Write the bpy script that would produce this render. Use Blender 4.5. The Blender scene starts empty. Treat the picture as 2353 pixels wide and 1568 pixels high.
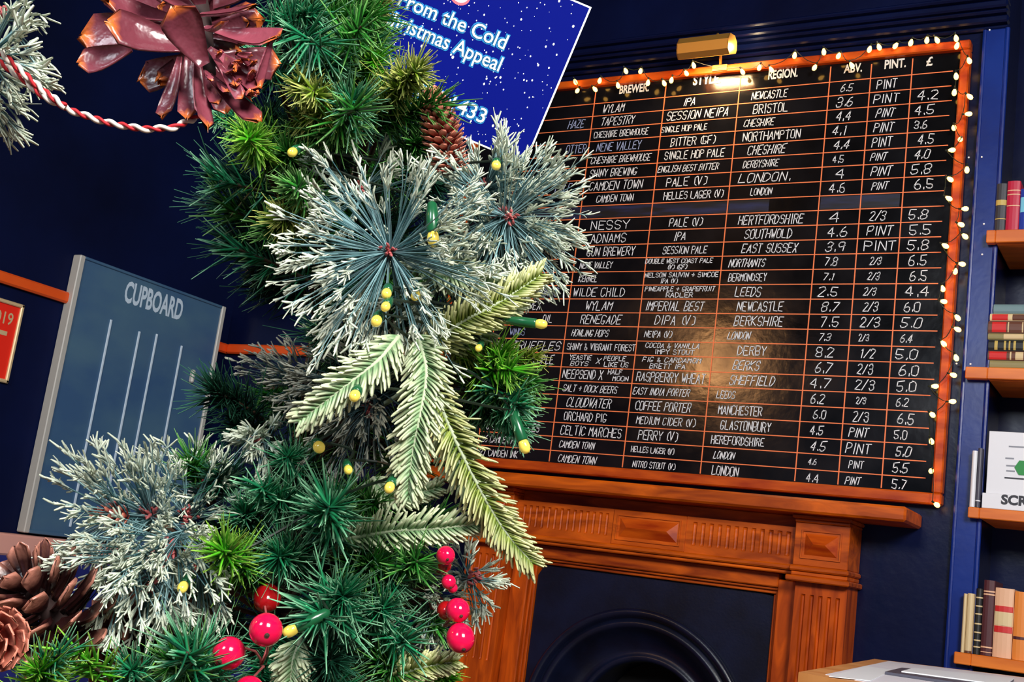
import bpy, math, random
import numpy as np
from mathutils import Vector
random.seed(7)
rng = np.random.default_rng(11)
scn = bpy.context.scene
COL = scn.collection
PI = math.pi

# ------------------------------------------------------------------ camera
FPX = 2745.8
CAM = np.array([.7929, -3.405, .8845])
def _axes(a, b, c):
    cy, sy, cp, sp, cr, sr = math.cos(a), math.sin(a), math.cos(b), math.sin(b), math.cos(c), math.sin(c)
    f = np.array([sy*cp, cy*cp, sp]); r = np.array([cy, -sy, 0.]); u = np.cross(r, f)
    return cr*r+sr*u, -sr*r+cr*u, f
RT, UP, FW = _axes(-.5431, .1877, .1339)
cd = bpy.data.cameras.new('camera'); cam = bpy.data.objects.new('camera', cd); COL.objects.link(cam)
cd.sensor_width = 36; cd.sensor_fit = 'HORIZONTAL'; cd.lens = FPX/2353*36; cd.clip_start = .02
from mathutils import Matrix
cam.matrix_world = Matrix(((RT[0], UP[0], -FW[0], CAM[0]), (RT[1], UP[1], -FW[1], CAM[1]), (RT[2], UP[2], -FW[2], CAM[2]), (0, 0, 0, 1)))
scn.camera = cam
# measuring helpers: where a sight line from the camera station meets a real plane
def ray(x, y): return FW+(x-1176.5)/FPX*RT-(y-784)/FPX*UP
def dep(x, y, d): return CAM+ray(x, y)*d
def onY(x, y, Y): d = ray(x, y); return CAM+d*(Y-CAM[1])/d[1]
def onX(x, y, X): d = ray(x, y); return CAM+d*(X-CAM[0])/d[0]
def xat(px, z, Y=0.):        # x of the point of plane Y at height z seen at column px
    k = (px-1176.5)/FPX; n = RT*FPX-(px-1176.5)*FW
    return CAM[0]-(n[1]*(Y-CAM[1])+n[2]*(z-CAM[2]))/n[0]

# ------------------------------------------------------------------ world, lights, exposure
w = bpy.data.worlds.new('world'); scn.world = w; w.use_nodes = True
w.node_tree.nodes['Background'].inputs[0].default_value = (.42, .55, .85, 1)
w.node_tree.nodes['Background'].inputs[1].default_value = .13
def area(name, loc, target, sx, sy, power, col):
    l = bpy.data.lights.new(name, 'AREA'); l.shape = 'RECTANGLE'; l.size = sx; l.size_y = sy; l.energy = power; l.color = col
    o = bpy.data.objects.new(name, l); COL.objects.link(o); o.location = loc
    o.rotation_euler = (Vector(target)-Vector(loc)).to_track_quat('-Z', 'Y').to_euler(); return o
area('window_light', (2.2, -4.1, 2.75), (-.1, -1.6, 1.1), 1.0, 1.2, 165, (1, .97, .93))
area('fill_light', (-.1, -5.2, 2.7), (-1.0, -1, 1.1), .8, .9, 40, (.85, .93, 1))  # added fill from behind the camera, brightens cupboard board and tree
area('far_room_lamp', (-2.1, -4.2, 2.45), (-.6, 0, 1.7), .40, .34, 10, (1, .48, .18))
scn.view_settings.view_transform = 'Standard'; scn.view_settings.look = 'None'
scn.view_settings.gamma = 1; scn.view_settings.use_curve_mapping = False
scn.view_settings.exposure = .35

# ------------------------------------------------------------------ materials
def mat(name, col, rough=.5, metal=0, emit=None, est=0, spec=.5, coat=0):
    m = bpy.data.materials.new(name); m.use_nodes = True; b = m.node_tree.nodes['Principled BSDF']
    b.inputs['Base Color'].default_value = (*col, 1); b.inputs['Roughness'].default_value = rough
    b.inputs['Metallic'].default_value = metal; b.inputs['Specular IOR Level'].default_value = spec
    b.inputs['Coat Weight'].default_value = coat
    if emit: b.inputs['Emission Color'].default_value = (*emit, 1); b.inputs['Emission Strength'].default_value = est
    return m
def noisy(name, c1, c2, scale=(5, 5, 5), rough=.5, bump=.0, bscale=60, detail=6, lo=.35, hi=.65, coat=0, spec=.5, rvar=0, dist=.001, distort=0):
    m = mat(name, c1, rough, spec=spec, coat=coat); n = m.node_tree.nodes; L = m.node_tree.links; b = n['Principled BSDF']
    tc = n.new('ShaderNodeTexCoord'); mp = n.new('ShaderNodeMapping'); mp.inputs['Scale'].default_value = scale
    L.new(tc.outputs['Object'], mp.inputs[0])
    t = n.new('ShaderNodeTexNoise'); t.inputs['Scale'].default_value = 1; t.inputs['Detail'].default_value = detail; t.inputs['Distortion'].default_value = distort
    L.new(mp.outputs[0], t.inputs['Vector'])
    r = n.new('ShaderNodeValToRGB'); r.color_ramp.elements[0].position = lo; r.color_ramp.elements[1].position = hi
    r.color_ramp.elements[0].color = (*c1, 1); r.color_ramp.elements[1].color = (*c2, 1)
    L.new(t.outputs['Fac'], r.inputs[0]); L.new(r.outputs[0], b.inputs['Base Color'])
    if rvar:
        mr = n.new('ShaderNodeMapRange'); mr.inputs['To Min'].default_value = rough-rvar; mr.inputs['To Max'].default_value = rough+rvar
        mr.inputs['From Min'].default_value = .3; mr.inputs['From Max'].default_value = .7
        L.new(t.outputs['Fac'], mr.inputs[0]); L.new(mr.outputs[0], b.inputs['Roughness'])
    if bump:
        t2 = n.new('ShaderNodeTexNoise'); t2.inputs['Scale'].default_value = bscale; t2.inputs['Detail'].default_value = 4
        L.new(tc.outputs['Object'], t2.inputs['Vector'])
        bp = n.new('ShaderNodeBump'); bp.inputs['Strength'].default_value = bump; bp.inputs['Distance'].default_value = dist
        L.new(t2.outputs['Fac'], bp.inputs['Height']); L.new(bp.outputs[0], b.inputs['Normal'])
    return m
M = {}
M['navy'] = noisy('navy gloss paint', (.0014, .0032, .022), (.0024, .006, .040), (3, 3, 3), .30, .35, 35, spec=.26, dist=.002)
M['navy_trim'] = noisy('navy trim paint', (.003, .014, .14), (.006, .028, .22), (5, 5, 5), .28, .3, 50, spec=.4)
M['navy_matt'] = noisy('navy left wall paint', (.0008, .0028, .018), (.0022, .007, .052), (1.2, 1.2, 1.2), .6, .2, 40, spec=.12)
M['dark_ceiling'] = mat('dark ceiling paint', (.004, .006, .016), .6)
M['floorwood'] = noisy('floor boards', (.06, .025, .01), (.12, .05, .02), (2, 20, 2), .45)
M['mahogany'] = noisy('varnished orange mahogany', (.15, .012, .001), (.80, .145, .005), (4, 22, 22), .36, .12, 90, lo=.25, hi=.75, coat=.0, spec=.35, distort=1.2)
M['mahogany_v'] = noisy('varnished mahogany upright grain', (.15, .011, .001), (.76, .12, .004), (22, 22, 4), .36, .12, 90, lo=.25, hi=.75, coat=.0, spec=.35, distort=1.2)
M['frame_wood'] = noisy('orange frame wood', (.32, .030, .002), (.62, .10, .005), (6, 30, 30), .4, .1, 90, spec=.3)
M['shelf_wood'] = noisy('orange shelf wood', (.62, .13, .010), (.85, .22, .02), (4, 30, 30), .4, .1, 90)
M['blackboard'] = noisy('glossy black board paint', (.0025, .0025, .003), (.006, .006, .008), (6, 6, 6), .14, .4, 22, rvar=.05, spec=.4, dist=.0012)
M['smudge'] = noisy('rubbed out blue chalk', (.003, .004, .007), (.014, .024, .10), (6, 3, 45), .4, lo=.42, hi=.8)
M['rule'] = mat('salmon ruled line', (.95, .22, .07), .5)
M['chalk'] = mat('white chalk pen', (.86, .87, .90), .6)
M['chalk_b'] = mat('thin faded chalk pen', (.34, .40, .62), .6)
M['sign_white'] = mat('cream sign lettering', (.82, .80, .72), .5)
M['iron'] = noisy('blackened cast iron', (.003, .004, .012), (.005, .008, .028), (8, 8, 8), .30, .35, 130, dist=.0008)
M['soot'] = mat('soot black', (.002, .002, .002), .9)
M['brass'] = mat('polished brass', (.90, .45, .09), .34, .75)
M['lampglow'] = mat('lit lamp tube', (1, .8, .5), .4, emit=(1, .72, .35), est=14)
M['bulb'] = mat('lit warm fairy bulb', (1, .6, .2), .3, emit=(1, .50, .085), est=7)
M['wire'] = mat('dark green wire', (.01, .02, .012), .5)
M['slate'] = noisy('grey blue board', (.040, .11, .24), (.075, .17, .26), (3, 3, 6), .5, .1, 80)
M['steel'] = mat('pale painted edge', (.50, .50, .46), .4)
M['pale_blue'] = mat('pale blue lettering', (.62, .78, .92), .5)
M['red_rail'] = noisy('orange red rail', (.75, .06, .006), (.85, .11, .01), (3, 3, 3), .4)
M['red_paper'] = mat('red certificate', (.90, .020, .006), .5)
M['gilt'] = mat('pale gilt frame', (.80, .62, .34), .35, .3)
M['blue_fabric'] = noisy('royal blue upholstery', (.008, .014, .14), (.012, .022, .20), (20, 20, 20), .7, .4, 300)
M['pinkish'] = mat('pinkish plaster panel', (.85, .42, .34), .6)
M['poster'] = mat('royal blue poster', (.0000, .0042, .17), .7, spec=.06)
M['white'] = mat('white print', (.9, .92, .95), .4)
M['cyan'] = mat('cyan print glow', (.02, .22, .50), .6, spec=.1)
M['pinkprint'] = mat('pink print', (.85, .12, .16), .4)
M['twine_r'] = mat('red twine', (.50, .008, .015), .7)
M['twine_w'] = mat('cream twine', (.80, .70, .60), .7)
M['berry'] = mat('glossy magenta red berry', (.82, .004, .065), .12, coat=.6)
M['berry_d'] = mat('dark red berry', (.40, .004, .008), .15, coat=.6)
M['bulbglass'] = mat('yellow led cap', (.95, .72, .10), .12, emit=(1, .72, .12), est=.12, coat=1)  # faint glow put into the caps of the unlit tree bulbs
M['socket'] = mat('green bulb holder', (.008, .10, .035), .25, coat=.4)
M['bark'] = noisy('brown wire stem', (.03, .015, .008), (.08, .04, .02), (60, 60, 60), .8)
M['socle'] = mat('dark cone core', (.02, .007, .006), .8)
M['bud'] = mat('dusty pink bud', (.45, .10, .10), .5)
M['tablewood'] = noisy('pale orange table wood', (.62, .24, .06), (.80, .38, .13), (3, 20, 3), .35)
M['tablewhite'] = noisy('pale lilac table inlay', (.80, .78, .86), (.88, .86, .92), (3, 3, 3), .4)
def needle_mat(name, dark, light, tip, t0, t1, rough=.38):
    m = mat(name, light, rough); n = m.node_tree.nodes; L = m.node_tree.links; b = n['Principled BSDF']
    a = n.new('ShaderNodeAttribute'); a.attribute_name = 'Col'; s = n.new('ShaderNodeSeparateColor'); L.new(a.outputs['Color'], s.inputs[0])
    m1 = n.new('ShaderNodeMix'); m1.data_type = 'RGBA'; m1.inputs[6].default_value = (*dark, 1); m1.inputs[7].default_value = (*light, 1)
    L.new(s.outputs[1], m1.inputs[0])
    mr = n.new('ShaderNodeMapRange'); mr.inputs['From Min'].default_value = t0; mr.inputs['From Max'].default_value = t1; mr.clamp = True
    L.new(s.outputs[0], mr.inputs[0])
    m2 = n.new('ShaderNodeMix'); m2.data_type = 'RGBA'; m2.inputs[7].default_value = (*tip, 1)
    L.new(mr.outputs[0], m2.inputs[0]); L.new(m1.outputs[2], m2.inputs[6]); L.new(m2.outputs[2], b.inputs['Base Color'])
    return m
M['pale_stem'] = mat('powdered pale stem', (.50, .58, .38), .6)
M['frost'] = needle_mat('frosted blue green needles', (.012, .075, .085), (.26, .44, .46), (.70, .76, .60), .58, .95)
M['frost_dark'] = needle_mat('shaded frosted needles', (.006, .025, .03), (.05, .11, .12), (.42, .42, .33), .6, 1.)  # darker copy of the frosted needles, shade put into the colour
M['frond'] = needle_mat('pale powdered fir needles', (.10, .24, .09), (.36, .52, .28), (.74, .80, .52), .3, 1)
M['frond_y'] = needle_mat('yellow green fir needles', (.10, .17, .015), (.34, .42, .08), (.74, .74, .38), .3, 1)
M['green'] = needle_mat('mid green needles', (.001, .030, .004), (.04, .30, .03), (.30, .60, .18), .6, 1.1)  # plain greens: highlights put into the pale tip colours
M['lime'] = needle_mat('bright green needles', (.006, .10, .001), (.09, .50, .012), (.42, .70, .10), .5, 1.1)
M['teal'] = needle_mat('teal green needles', (.001, .036, .018), (.02, .31, .12), (.38, .76, .46), .6, 1.1)
M['deep'] = needle_mat('deep green needles', (.001, .012, .006), (.006, .06, .03), (.05, .20, .12), .6, 1.1)  # green for shaded branches, the shade is put into the colour
M['olive'] = needle_mat('olive green needles', (.015, .05, .002), (.22, .36, .02), (.75, .75, .22), .5, 1.1)
def cone_mat(name, c, tip, t0=.72, t1=1.):
    m = needle_mat(name, tuple(x*.35 for x in c), c, tip, t0, t1, .26)
    n = m.node_tree.nodes; L = m.node_tree.links; b = n['Principled BSDF']; tc = n.new('ShaderNodeTexCoord'); t = n.new('ShaderNodeTexNoise'); t.inputs['Scale'].default_value = 170; L.new(tc.outputs['Object'], t.inputs['Vector'])
    bp = n.new('ShaderNodeBump'); bp.inputs['Strength'].default_value = .6; bp.inputs['Distance'].default_value = .0012; L.new(t.outputs['Fac'], bp.inputs['Height']); L.new(bp.outputs[0], b.inputs['Normal'])
    mr = n.new('ShaderNodeMapRange'); mr.inputs['To Min'].default_value = .12; mr.inputs['To Max'].default_value = .5; L.new(t.outputs['Fac'], mr.inputs[0]); L.new(mr.outputs[0], b.inputs['Roughness'])
    return m
M['cone_red'] = cone_mat('varnished plum brown scale', (.27, .055, .080), (.78, .18, .02), .86, 1.02)
M['cone_brown'] = cone_mat('brown cone scale', (.040, .010, .010), (.50, .20, .14), .55, 1.)
M['cone_rust'] = cone_mat('rust cone scale', (.30, .028, .018), (.85, .30, .20), .5, 1.)

# ------------------------------------------------------------------ mesh helpers
class MB:
    def __init__(s): s.v = []; s.f = []; s.c = None
    def add(s, vs, fs):
        k = len(s.v); s.v += [tuple(map(float, p)) for p in vs]; s.f += [tuple(i+k for i in f) for f in fs]; return s
    def box(s, x0, x1, y0, y1, z0, z1, b=0):
        if b:
            b = min(b, (x1-x0)*.45, (y1-y0)*.45, (z1-z0)*.45)
            vs = []
            for sx in (0, 1):
                for sy in (0, 1):
                    for sz in (0, 1):
                        X = (x0, x1)[sx]; Y = (y0, y1)[sy]; Z = (z0, z1)[sz]; dx, dy, dz = (b, -b)[sx], (b, -b)[sy], (b, -b)[sz]
                        vs += [(X, Y+dy, Z+dz), (X+dx, Y, Z+dz), (X+dx, Y+dy, Z)]
            I = lambda a, c, d, k: (a*4+c*2+d)*3+k
            fs = [(I(0,0,0,0), I(0,0,1,0), I(0,1,1,0), I(0,1,0,0)), (I(1,0,0,0), I(1,1,0,0), I(1,1,1,0), I(1,0,1,0)),
                  (I(0,0,0,1), I(1,0,0,1), I(1,0,1,1), I(0,0,1,1)), (I(0,1,0,1), I(0,1,1,1), I(1,1,1,1), I(1,1,0,1)),
                  (I(0,0,0,2), I(0,1,0,2), I(1,1,0,2), I(1,0,0,2)), (I(0,0,1,2), I(1,0,1,2), I(1,1,1,2), I(0,1,1,2))]
            for a in (0, 1):
                for c in (0, 1):
                    fs += [(I(a,c,0,0), I(a,c,1,0), I(a,c,1,1), I(a,c,0,1)), (I(a,0,c,0), I(a,1,c,0), I(a,1,c,2), I(a,0,c,2)), (I(0,a,c,1), I(1,a,c,1), I(1,a,c,2), I(0,a,c,2))]
                    for d in (0, 1): fs.append((I(a,c,d,0), I(a,c,d,1), I(a,c,d,2)))
            return s.add(vs, fs)
        return s.add([(x0,y0,z0),(x1,y0,z0),(x1,y1,z0),(x0,y1,z0),(x0,y0,z1),(x1,y0,z1),(x1,y1,z1),(x0,y1,z1)],
                     [(0,3,2,1),(4,5,6,7),(0,1,5,4),(1,2,6,5),(2,3,7,6),(3,0,4,7)])
    def tube(s, pts, r, n=6, cap=True):
        pts = [np.array(p, float) for p in pts]; m = len(pts); rs = r if hasattr(r, '__len__') else [r]*m
        vs = []; e1 = None
        for i in range(m):
            t = pts[min(i+1, m-1)]-pts[max(i-1, 0)]; t = t/(np.linalg.norm(t)+1e-9)
            if e1 is None: e1 = np.cross(t, [0, 0, 1]) if abs(t[2]) < .9 else np.cross(t, [1, 0, 0])
            e1 = e1-t*(e1@t); e1 /= np.linalg.norm(e1)+1e-9; e2 = np.cross(t, e1)
            for k in range(n): a = 2*PI*k/n; vs.append(pts[i]+rs[i]*(math.cos(a)*e1+math.sin(a)*e2))
        fs = [(i*n+k, i*n+(k+1) % n, (i+1)*n+(k+1) % n, (i+1)*n+k) for i in range(m-1) for k in range(n)]
        if cap: fs += [tuple(range(n-1, -1, -1)), tuple((m-1)*n+k for k in range(n))]
        return s.add(vs, fs)
    def lathe(s, prof, o, ax, n=14):       # prof: (radius, height along ax)
        ax = np.array(ax, float); ax /= np.linalg.norm(ax); o = np.array(o, float)
        e1 = np.cross(ax, [0, 0, 1]) if abs(ax[2]) < .9 else np.cross(ax, [1, 0, 0]); e1 /= np.linalg.norm(e1); e2 = np.cross(ax, e1)
        vs = [o+ax*h+r*(math.cos(2*PI*k/n)*e1+math.sin(2*PI*k/n)*e2) for r, h in prof for k in range(n)]
        m = len(prof); fs = [(i*n+k, i*n+(k+1) % n, (i+1)*n+(k+1) % n, (i+1)*n+k) for i in range(m-1) for k in range(n)]
        fs += [tuple(range(n-1, -1, -1)), tuple((m-1)*n+k for k in range(n))]
        return s.add(vs, fs)
    def build(s, name, m, parent=None, smooth=False):
        me = bpy.data.meshes.new(name); me.from_pydata(s.v, [], s.f); me.materials.append(M[m]); me.update()
        if smooth: me.polygons.foreach_set('use_smooth', [True]*len(me.polygons))
        return link(name, me, parent)
def link(name, me, parent=None):
    o = bpy.data.objects.new(name, me); COL.objects.link(o)
    if parent: o.parent = parent; o.matrix_parent_inverse = Matrix.Translation(parent_loc(parent)).inverted()
    return o
def parent_loc(p):
    l = Vector(p.location)
    if p.parent: l = l-Vector(parent_loc(p.parent))+parent_loc(p.parent)
    return l if p.type == 'EMPTY' else (Vector((0, 0, 0)))
def tag(o, label=None, cat=None, group=None, kind=None):
    if label: o['label'] = label
    if cat: o['category'] = cat
    if group: o['group'] = group
    if kind: o['kind'] = kind
    return o
def empty(name, loc, label, cat, group=None):
    o = bpy.data.objects.new(name, None); COL.objects.link(o); o.location = Vector([float(a) for a in loc]); o.empty_display_size = .05
    return tag(o, label, cat, group)
def struct(o): o['kind'] = 'structure'; return o
def arrmesh(name, V, F, m, col=None, parent=None, smooth=False, stuff=False):
    me = bpy.data.meshes.new(name); V = np.asarray(V, np.float32); F = np.asarray(F, np.int32)
    k = F.shape[1]; me.vertices.add(len(V)); me.vertices.foreach_set('co', V.ravel())
    me.loops.add(F.size); me.loops.foreach_set('vertex_index', F.ravel())
    me.polygons.add(len(F)); me.polygons.foreach_set('loop_start', np.arange(0, F.size, k, dtype=np.int32))
    me.polygons.foreach_set('loop_total', np.full(len(F), k, np.int32))
    if smooth: me.polygons.foreach_set('use_smooth', np.ones(len(F), bool))
    me.materials.append(M[m]); me.update(calc_edges=True)
    if col is not None:
        a = me.color_attributes.new('Col', 'FLOAT_COLOR', 'POINT'); a.data.foreach_set('color', np.asarray(col, np.float32).ravel())
    o = link(name, me, parent)
    if stuff: o['kind'] = 'stuff'
    return o
# a flat text (built-in typeface) laid on a plane: origin o, x axis ex, up axis ez
def lettering(txt, o, ex, ez, size, m, parent, squeeze=1., off=0., name='lettering', width=None, align='LEFT'):
    c = bpy.data.curves.new('t', 'FONT'); c.body = txt; c.size = 1; c.offset = off; c.align_x = align; c.resolution_u = 3
    ob = bpy.data.objects.new('t', c); COL.objects.link(ob)
    dg = bpy.context.evaluated_depsgraph_get(); me = bpy.data.meshes.new_from_object(ob.evaluated_get(dg))
    bpy.data.objects.remove(ob); bpy.data.curves.remove(c)
    co = np.array([v.co[:] for v in me.vertices]); sx = size*squeeze
    if width: sx = width/(co[:, 0].max()-co[:, 0].min())
    P = np.array(o)+np.outer(co[:, 0]*sx, ex)+np.outer(co[:, 1]*size, ez)
    me.vertices.foreach_set('co', P.astype(np.float32).ravel()); me.materials.clear(); me.materials.append(M[m]); me.update()
    return link(name, me, parent)
# stroke handwriting
G = dict(A="00 26 40|12 32", B="00 06 36 45 44 33 03|33 42 41 30 00", C="45 36 16 05 01 10 30 41", D="00 06 26 44 42 20 00", E="46 06 00 40|03 33",
 F="46 06 00|03 33", G="45 36 16 05 01 10 30 42 22", H="00 06|40 46|03 43", I="20 26", J="46 41 30 10 01", K="00 06|46 03 40", L="06 00 40", M="00 06 23 46 40",
 N="00 06 40 46", O="16 05 01 10 30 41 45 36 16", P="00 06 36 45 44 33 03", Q="16 05 01 10 30 41 45 36 16|22 40", R="00 06 36 45 44 33 03|23 40",
 S="45 36 16 05 04 13 33 42 41 30 10 01", T="06 46|26 20", U="06 01 10 30 41 46", V="06 20 46", W="06 10 24 30 46", X="00 46|06 40", Y="06 23 46|23 20", Z="06 46 00 40")
G.update({'0': "16 05 01 10 30 41 45 36 16", '1': "15 26 20", '2': "05 16 36 45 44 00 40", '3': "05 16 36 45 44 33 13|33 42 41 30 10 01", '4': "30 36 02 42",
 '5': "46 06 03 33 42 41 30 10 01", '6': "36 15 02 01 10 30 41 42 33 13 02", '7': "06 46 10", '8': "13 04 05 16 36 45 44 33 13 02 01 10 30 41 42 33",
 '9': "44 33 13 04 05 16 36 45 44 40", '/': "00 46", '.': "20 21", '&': "40 05 16 25 01 10 30 42", '+': "21 25|03 43", '(': "36 15 11 30", ')': "16 35 31 10", '-': "13 33"})
ADV = {'I': 3.0, '1': 3.4, '.': 2.4, ' ': 3.6, '(': 3.2, ')': 4.6}
def handwrite(txt, x0, x1, z, h, Y, parent, m='chalk', wd=.0021):
    adv = sum(ADV.get(c, 5.4) for c in txt)-1.4; sx = (x1-x0)/adv; sz = h/6; mb = MB(); x = 0; sl = random.uniform(.02, .25)
    for c in txt:
        if c in G:
            for st in G[c].split('|'):
                pts = [(x+int(p[0])*.98-(1 if c in 'I' else .8 if c == '1' else .9 if c == '.' else 0)+random.uniform(-.3, .3), int(p[1])+random.uniform(-.35, .35)) for p in st.split()]
                P = [(x0+px*sx+sl*py*sz, z-h/2+py*sz) for px, py in pts]
                for a, b in zip(P, P[1:]):
                    d = np.array(b)-np.array(a); l = np.hypot(*d)+1e-9; d /= l; nn = np.array([-d[1], d[0]])*wd/2; e = d*wd*.35
                    q = [np.array(a)-e+nn, np.array(a)-e-nn, np.array(b)+e-nn, np.array(b)+e+nn]
                    mb.add([(p[0], Y, p[1]) for p in q], [(0, 1, 2, 3)])
        x += ADV.get(c, 5.4)
    return mb.build('lettering', m, parent)

# ------------------------------------------------------------------ the room
XL = -2.56
hx0, hx1, hz = -1.02, -.28, .86     # hole for the fireplace
wb = MB(); wb.box(XL-.2, hx0, 0, .24, 0, 3.1); wb.box(hx1, .258, 0, .24, 0, 3.1); wb.box(hx0, hx1, 0, .24, hz, 3.1)
struct(wb.build('wall_back', 'navy'))
struct(MB().box(.258, 2.4, .22, .34, 0, 3.1).build('wall_right', 'navy')); bpy.data.objects['wall_right']['label'] = 'recessed navy wall behind the book shelves'
struct(MB().box(XL-.2, XL, -6, 0, 0, 3.1).build('wall_left', 'navy_matt'))
struct(MB().box(XL-.2, 3, -6, .34, -.1, 0).build('floor', 'floorwood'))
struct(MB().box(XL-.2, 3, -6, .34, 3.1, 3.2).build('ceiling', 'dark_ceiling'))
# cornice of stepped mouldings on the chimney breast
cor = MB()
for z0, z1, d in ((2.592, 2.606, .016), (2.606, 2.628, .034), (2.628, 2.640, .050), (2.640, 2.662, .062), (2.662, 2.676, .078)):
    cor.box(XL, .262, -d, 0, z0, z1, .005)
struct(cor.build('trim_1', 'navy'))
# corner post on the edge of the breast: a bead, a flat and a bead
po = MB(); po.box(.196, .262, -.020, 0, 0, 2.592, .004)
po.tube([(.198, -.018, 0), (.198, -.018, 2.59)], .006, 8); po.tube([(.259, -.018, 0), (.259, -.018, 2.59)], .007, 8)
struct(po.build('trim_2', 'navy_trim', smooth=False))
nl = MB()
for px, py in ((2250, 52), (2274, 69), (2236, 69), (2256, 361), (2226, 362), (2261, 515), (2257, 585), (2198, 836), (2230, 837)):
    p = onY(px, py, -.021 if px > 2240 or py > 800 else -.001); nl.lathe([(.003, 0), (.0022, .002)], p, (0, -1, 0), 8)
o = nl.build('nail_head', 'white', bpy.data.objects['trim_2'])
# orange-red dado rail, left wall then back wall
r = struct(MB().box(XL, XL+.022, -3.6, 0, 1.562, 1.600, .006).build('trim_3', 'red_rail'))
r = struct(MB().box(XL+.022, -1.5, -.022, 0, 1.562, 1.600, .006).build('trim_4', 'red_rail'))

# ------------------------------------------------------------------ fireplace surround
mt = empty('fireplace_mantel', (-.65, -.1, 0), 'carved orange mahogany fireplace surround with fluted frieze under the beer board', 'fireplace')
def grooved(x0, x1, z0, z1, y, n, g0, g1, gx0, gx1, d=.006, fill=.5, back=None):
    pitch = (gx1-gx0)/n; xs = [(x0, 0)]; 
    for i in range(n):
        c = gx0+(i+.5)*pitch; hw = pitch*fill/2
        for k in range(7): t = -1+k/3; xs.append((c+t*hw, math.sqrt(max(0, 1-t*t))))
    xs.append((x1, 0)); e = pitch*fill*.5
    zs = [(z0, 0), (g0, 0), (g0+e*.3, .7), (g0+e, 1), (g1-e, 1), (g1-e*.3, .7), (g1, 0), (z1, 0)]
    vs = [(x, y+d*a*b, z) for z, b in zs for x, a in xs]; W = len(xs)
    fs = [(j*W+i, j*W+i+1, (j+1)*W+i+1, (j+1)*W+i) for j in range(len(zs)-1) for i in range(W-1)]
    mb = MB(); mb.add(vs, fs); by = back if back is not None else 0
    k = len(mb.v); mb.add([(x0, y, z0), (x1, y, z0), (x1, y, z1), (x0, y, z1), (x0, by, z0), (x1, by, z0), (x1, by, z1), (x0, by, z1)],
        [(0, 4, 5, 1), (3, 2, 6, 7), (0, 3, 7, 4), (1, 5, 6, 2), (4, 7, 6, 5)])
    return mb
MX = -.652
MB().box(-1.414, .110, -.205, -.001, 1.138, 1.178, .006).build('mantel_shelf', 'mahogany', mt)
cv = MB(); cv.box(-1.10, -.198, -.070, -.001, 1.104, 1.1375, .002)
for a_, b_ in ((-1.262, -1.094), (-.204, -.042)): cv.box(a_, b_, -.150, -.001, 1.127, 1.1375, .003); cv.box(a_+.005, b_-.005, -.138, -.001, 1.117, 1.127, .003)
cv.build('cove_moulding', 'mahogany', mt)
grooved(-1.10, -.762, 1.0, 1.104, -.10, 14, 1.022, 1.090, -1.085, -.775, .007, .55).build('fluted_frieze', 'mahogany', mt)
grooved(-.528, -.198, 1.0, 1.104, -.10, 12, 1.022, 1.090, -.515, -.212, .007, .55).build('fluted_frieze', 'mahogany', mt)
def raised(x0, x1, z0, z1, y, name, ins, ph):
    t = MB(); t.box(x0, x1, y, -.001, z0, z1, .002); o = t.build(name, 'mahogany', mt)
    a, b, c, d = x0+ins, x1-ins, z0+ins, z1-ins; fr = MB()
    for q in ((a, b, c, c+.004), (a, b, d-.004, d), (a, a+.004, c+.004, d-.004), (b-.004, b, c+.004, d-.004)): fr.box(q[0], q[1], y-.004, y, q[2], q[3])
    fr.build('panel_border', 'mahogany', o)
    i2 = .010; a, b, c, d = a+i2, b-i2, c+i2, d-i2; hw = min(b-a, d-c)/2; cx0, cx1 = a+hw, b-hw; cz = (c+d)/2
    if cx1-cx0 < .01: cx0 = cx1 = (a+b)/2
    py = MB(); py.add([(a, y, c), (b, y, c), (b, y, d), (a, y, d), (cx0, y-ph, cz), (cx1, y-ph, cz)], [(0, 1, 5, 4), (1, 2, 5), (2, 3, 4, 5), (3, 0, 4)])
    py.build('carved_pyramid', 'frame_wood', o); return o
raised(-.762, -.528, 1.0, 1.104, -.106, 'centre_block', .014, .016)
for s in (0, 1):
    x0, x1 = ((-.198, -.048) if s == 0 else (-1.256, -1.10))
    raised(x0, x1, 1.0, 1.118, -.130, 'end_block', .020, .022)
    cb = MB(); cb.box(x0-.006, x1+.006, -.142, -.001, .985, 1.0, .004); cb.box(x0-.002, x1+.002, -.134, -.001, .972, .985, .003)
    cb.box(x0-.012, x1+.012, -.150, -.001, .957, .972, .003); cb.build('block_cap', 'mahogany', mt)
    pa, pb = (x0+.008, x1-.0) if s == 0 else (x0, x1-.008)
    grooved(pa, pb, .12, .957, -.112, 5, (.17 if s == 0 else .60), .925, pa+.012, pb-.012, .008, .5).build('fluted_pilaster', 'mahogany_v', mt)
    if s == 1:
        pass
    MB().box(pa-.01, pb+.01, -.128, -.001, 0, .12, .004).build('plinth_block', 'mahogany', mt)
    j0, j1 = ((-.252, pa) if s == 0 else (pb, -1.048)); jm = MB(); jm.box(j0, j1, -.070, -.001, 0, .957, .003)
    xx = j0 if s == 0 else j1
    for k, dd in ((0, .055), (1, .047)):
        sgn = -1 if s == 0 else 1; a = xx+sgn*.008*k; b = xx+sgn*.008*(k+1); jm.box(min(a, b), max(a, b), -dd, -.001, 0, .922-.008*k, .002)
    jm.build('jamb', 'mahogany_v', mt)
lm = MB(); lm.box(-1.10, -.198, -.118, -.001, .985, 1.0, .004); lm.box(-1.10, -.198, -.108, -.001, .974, .985, .003); lm.build('frieze_moulding', 'mahogany', mt)
ar = MB(); ar.box(-1.048, -.252, -.070, -.001, .934, .974, .003); ar.box(-1.048, -.252, -.060, -.001, .926, .934, .002); ar.box(-1.048, -.252, -.050, -.001, .916, .926, .002); ar.build('architrave', 'mahogany', mt)
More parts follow.
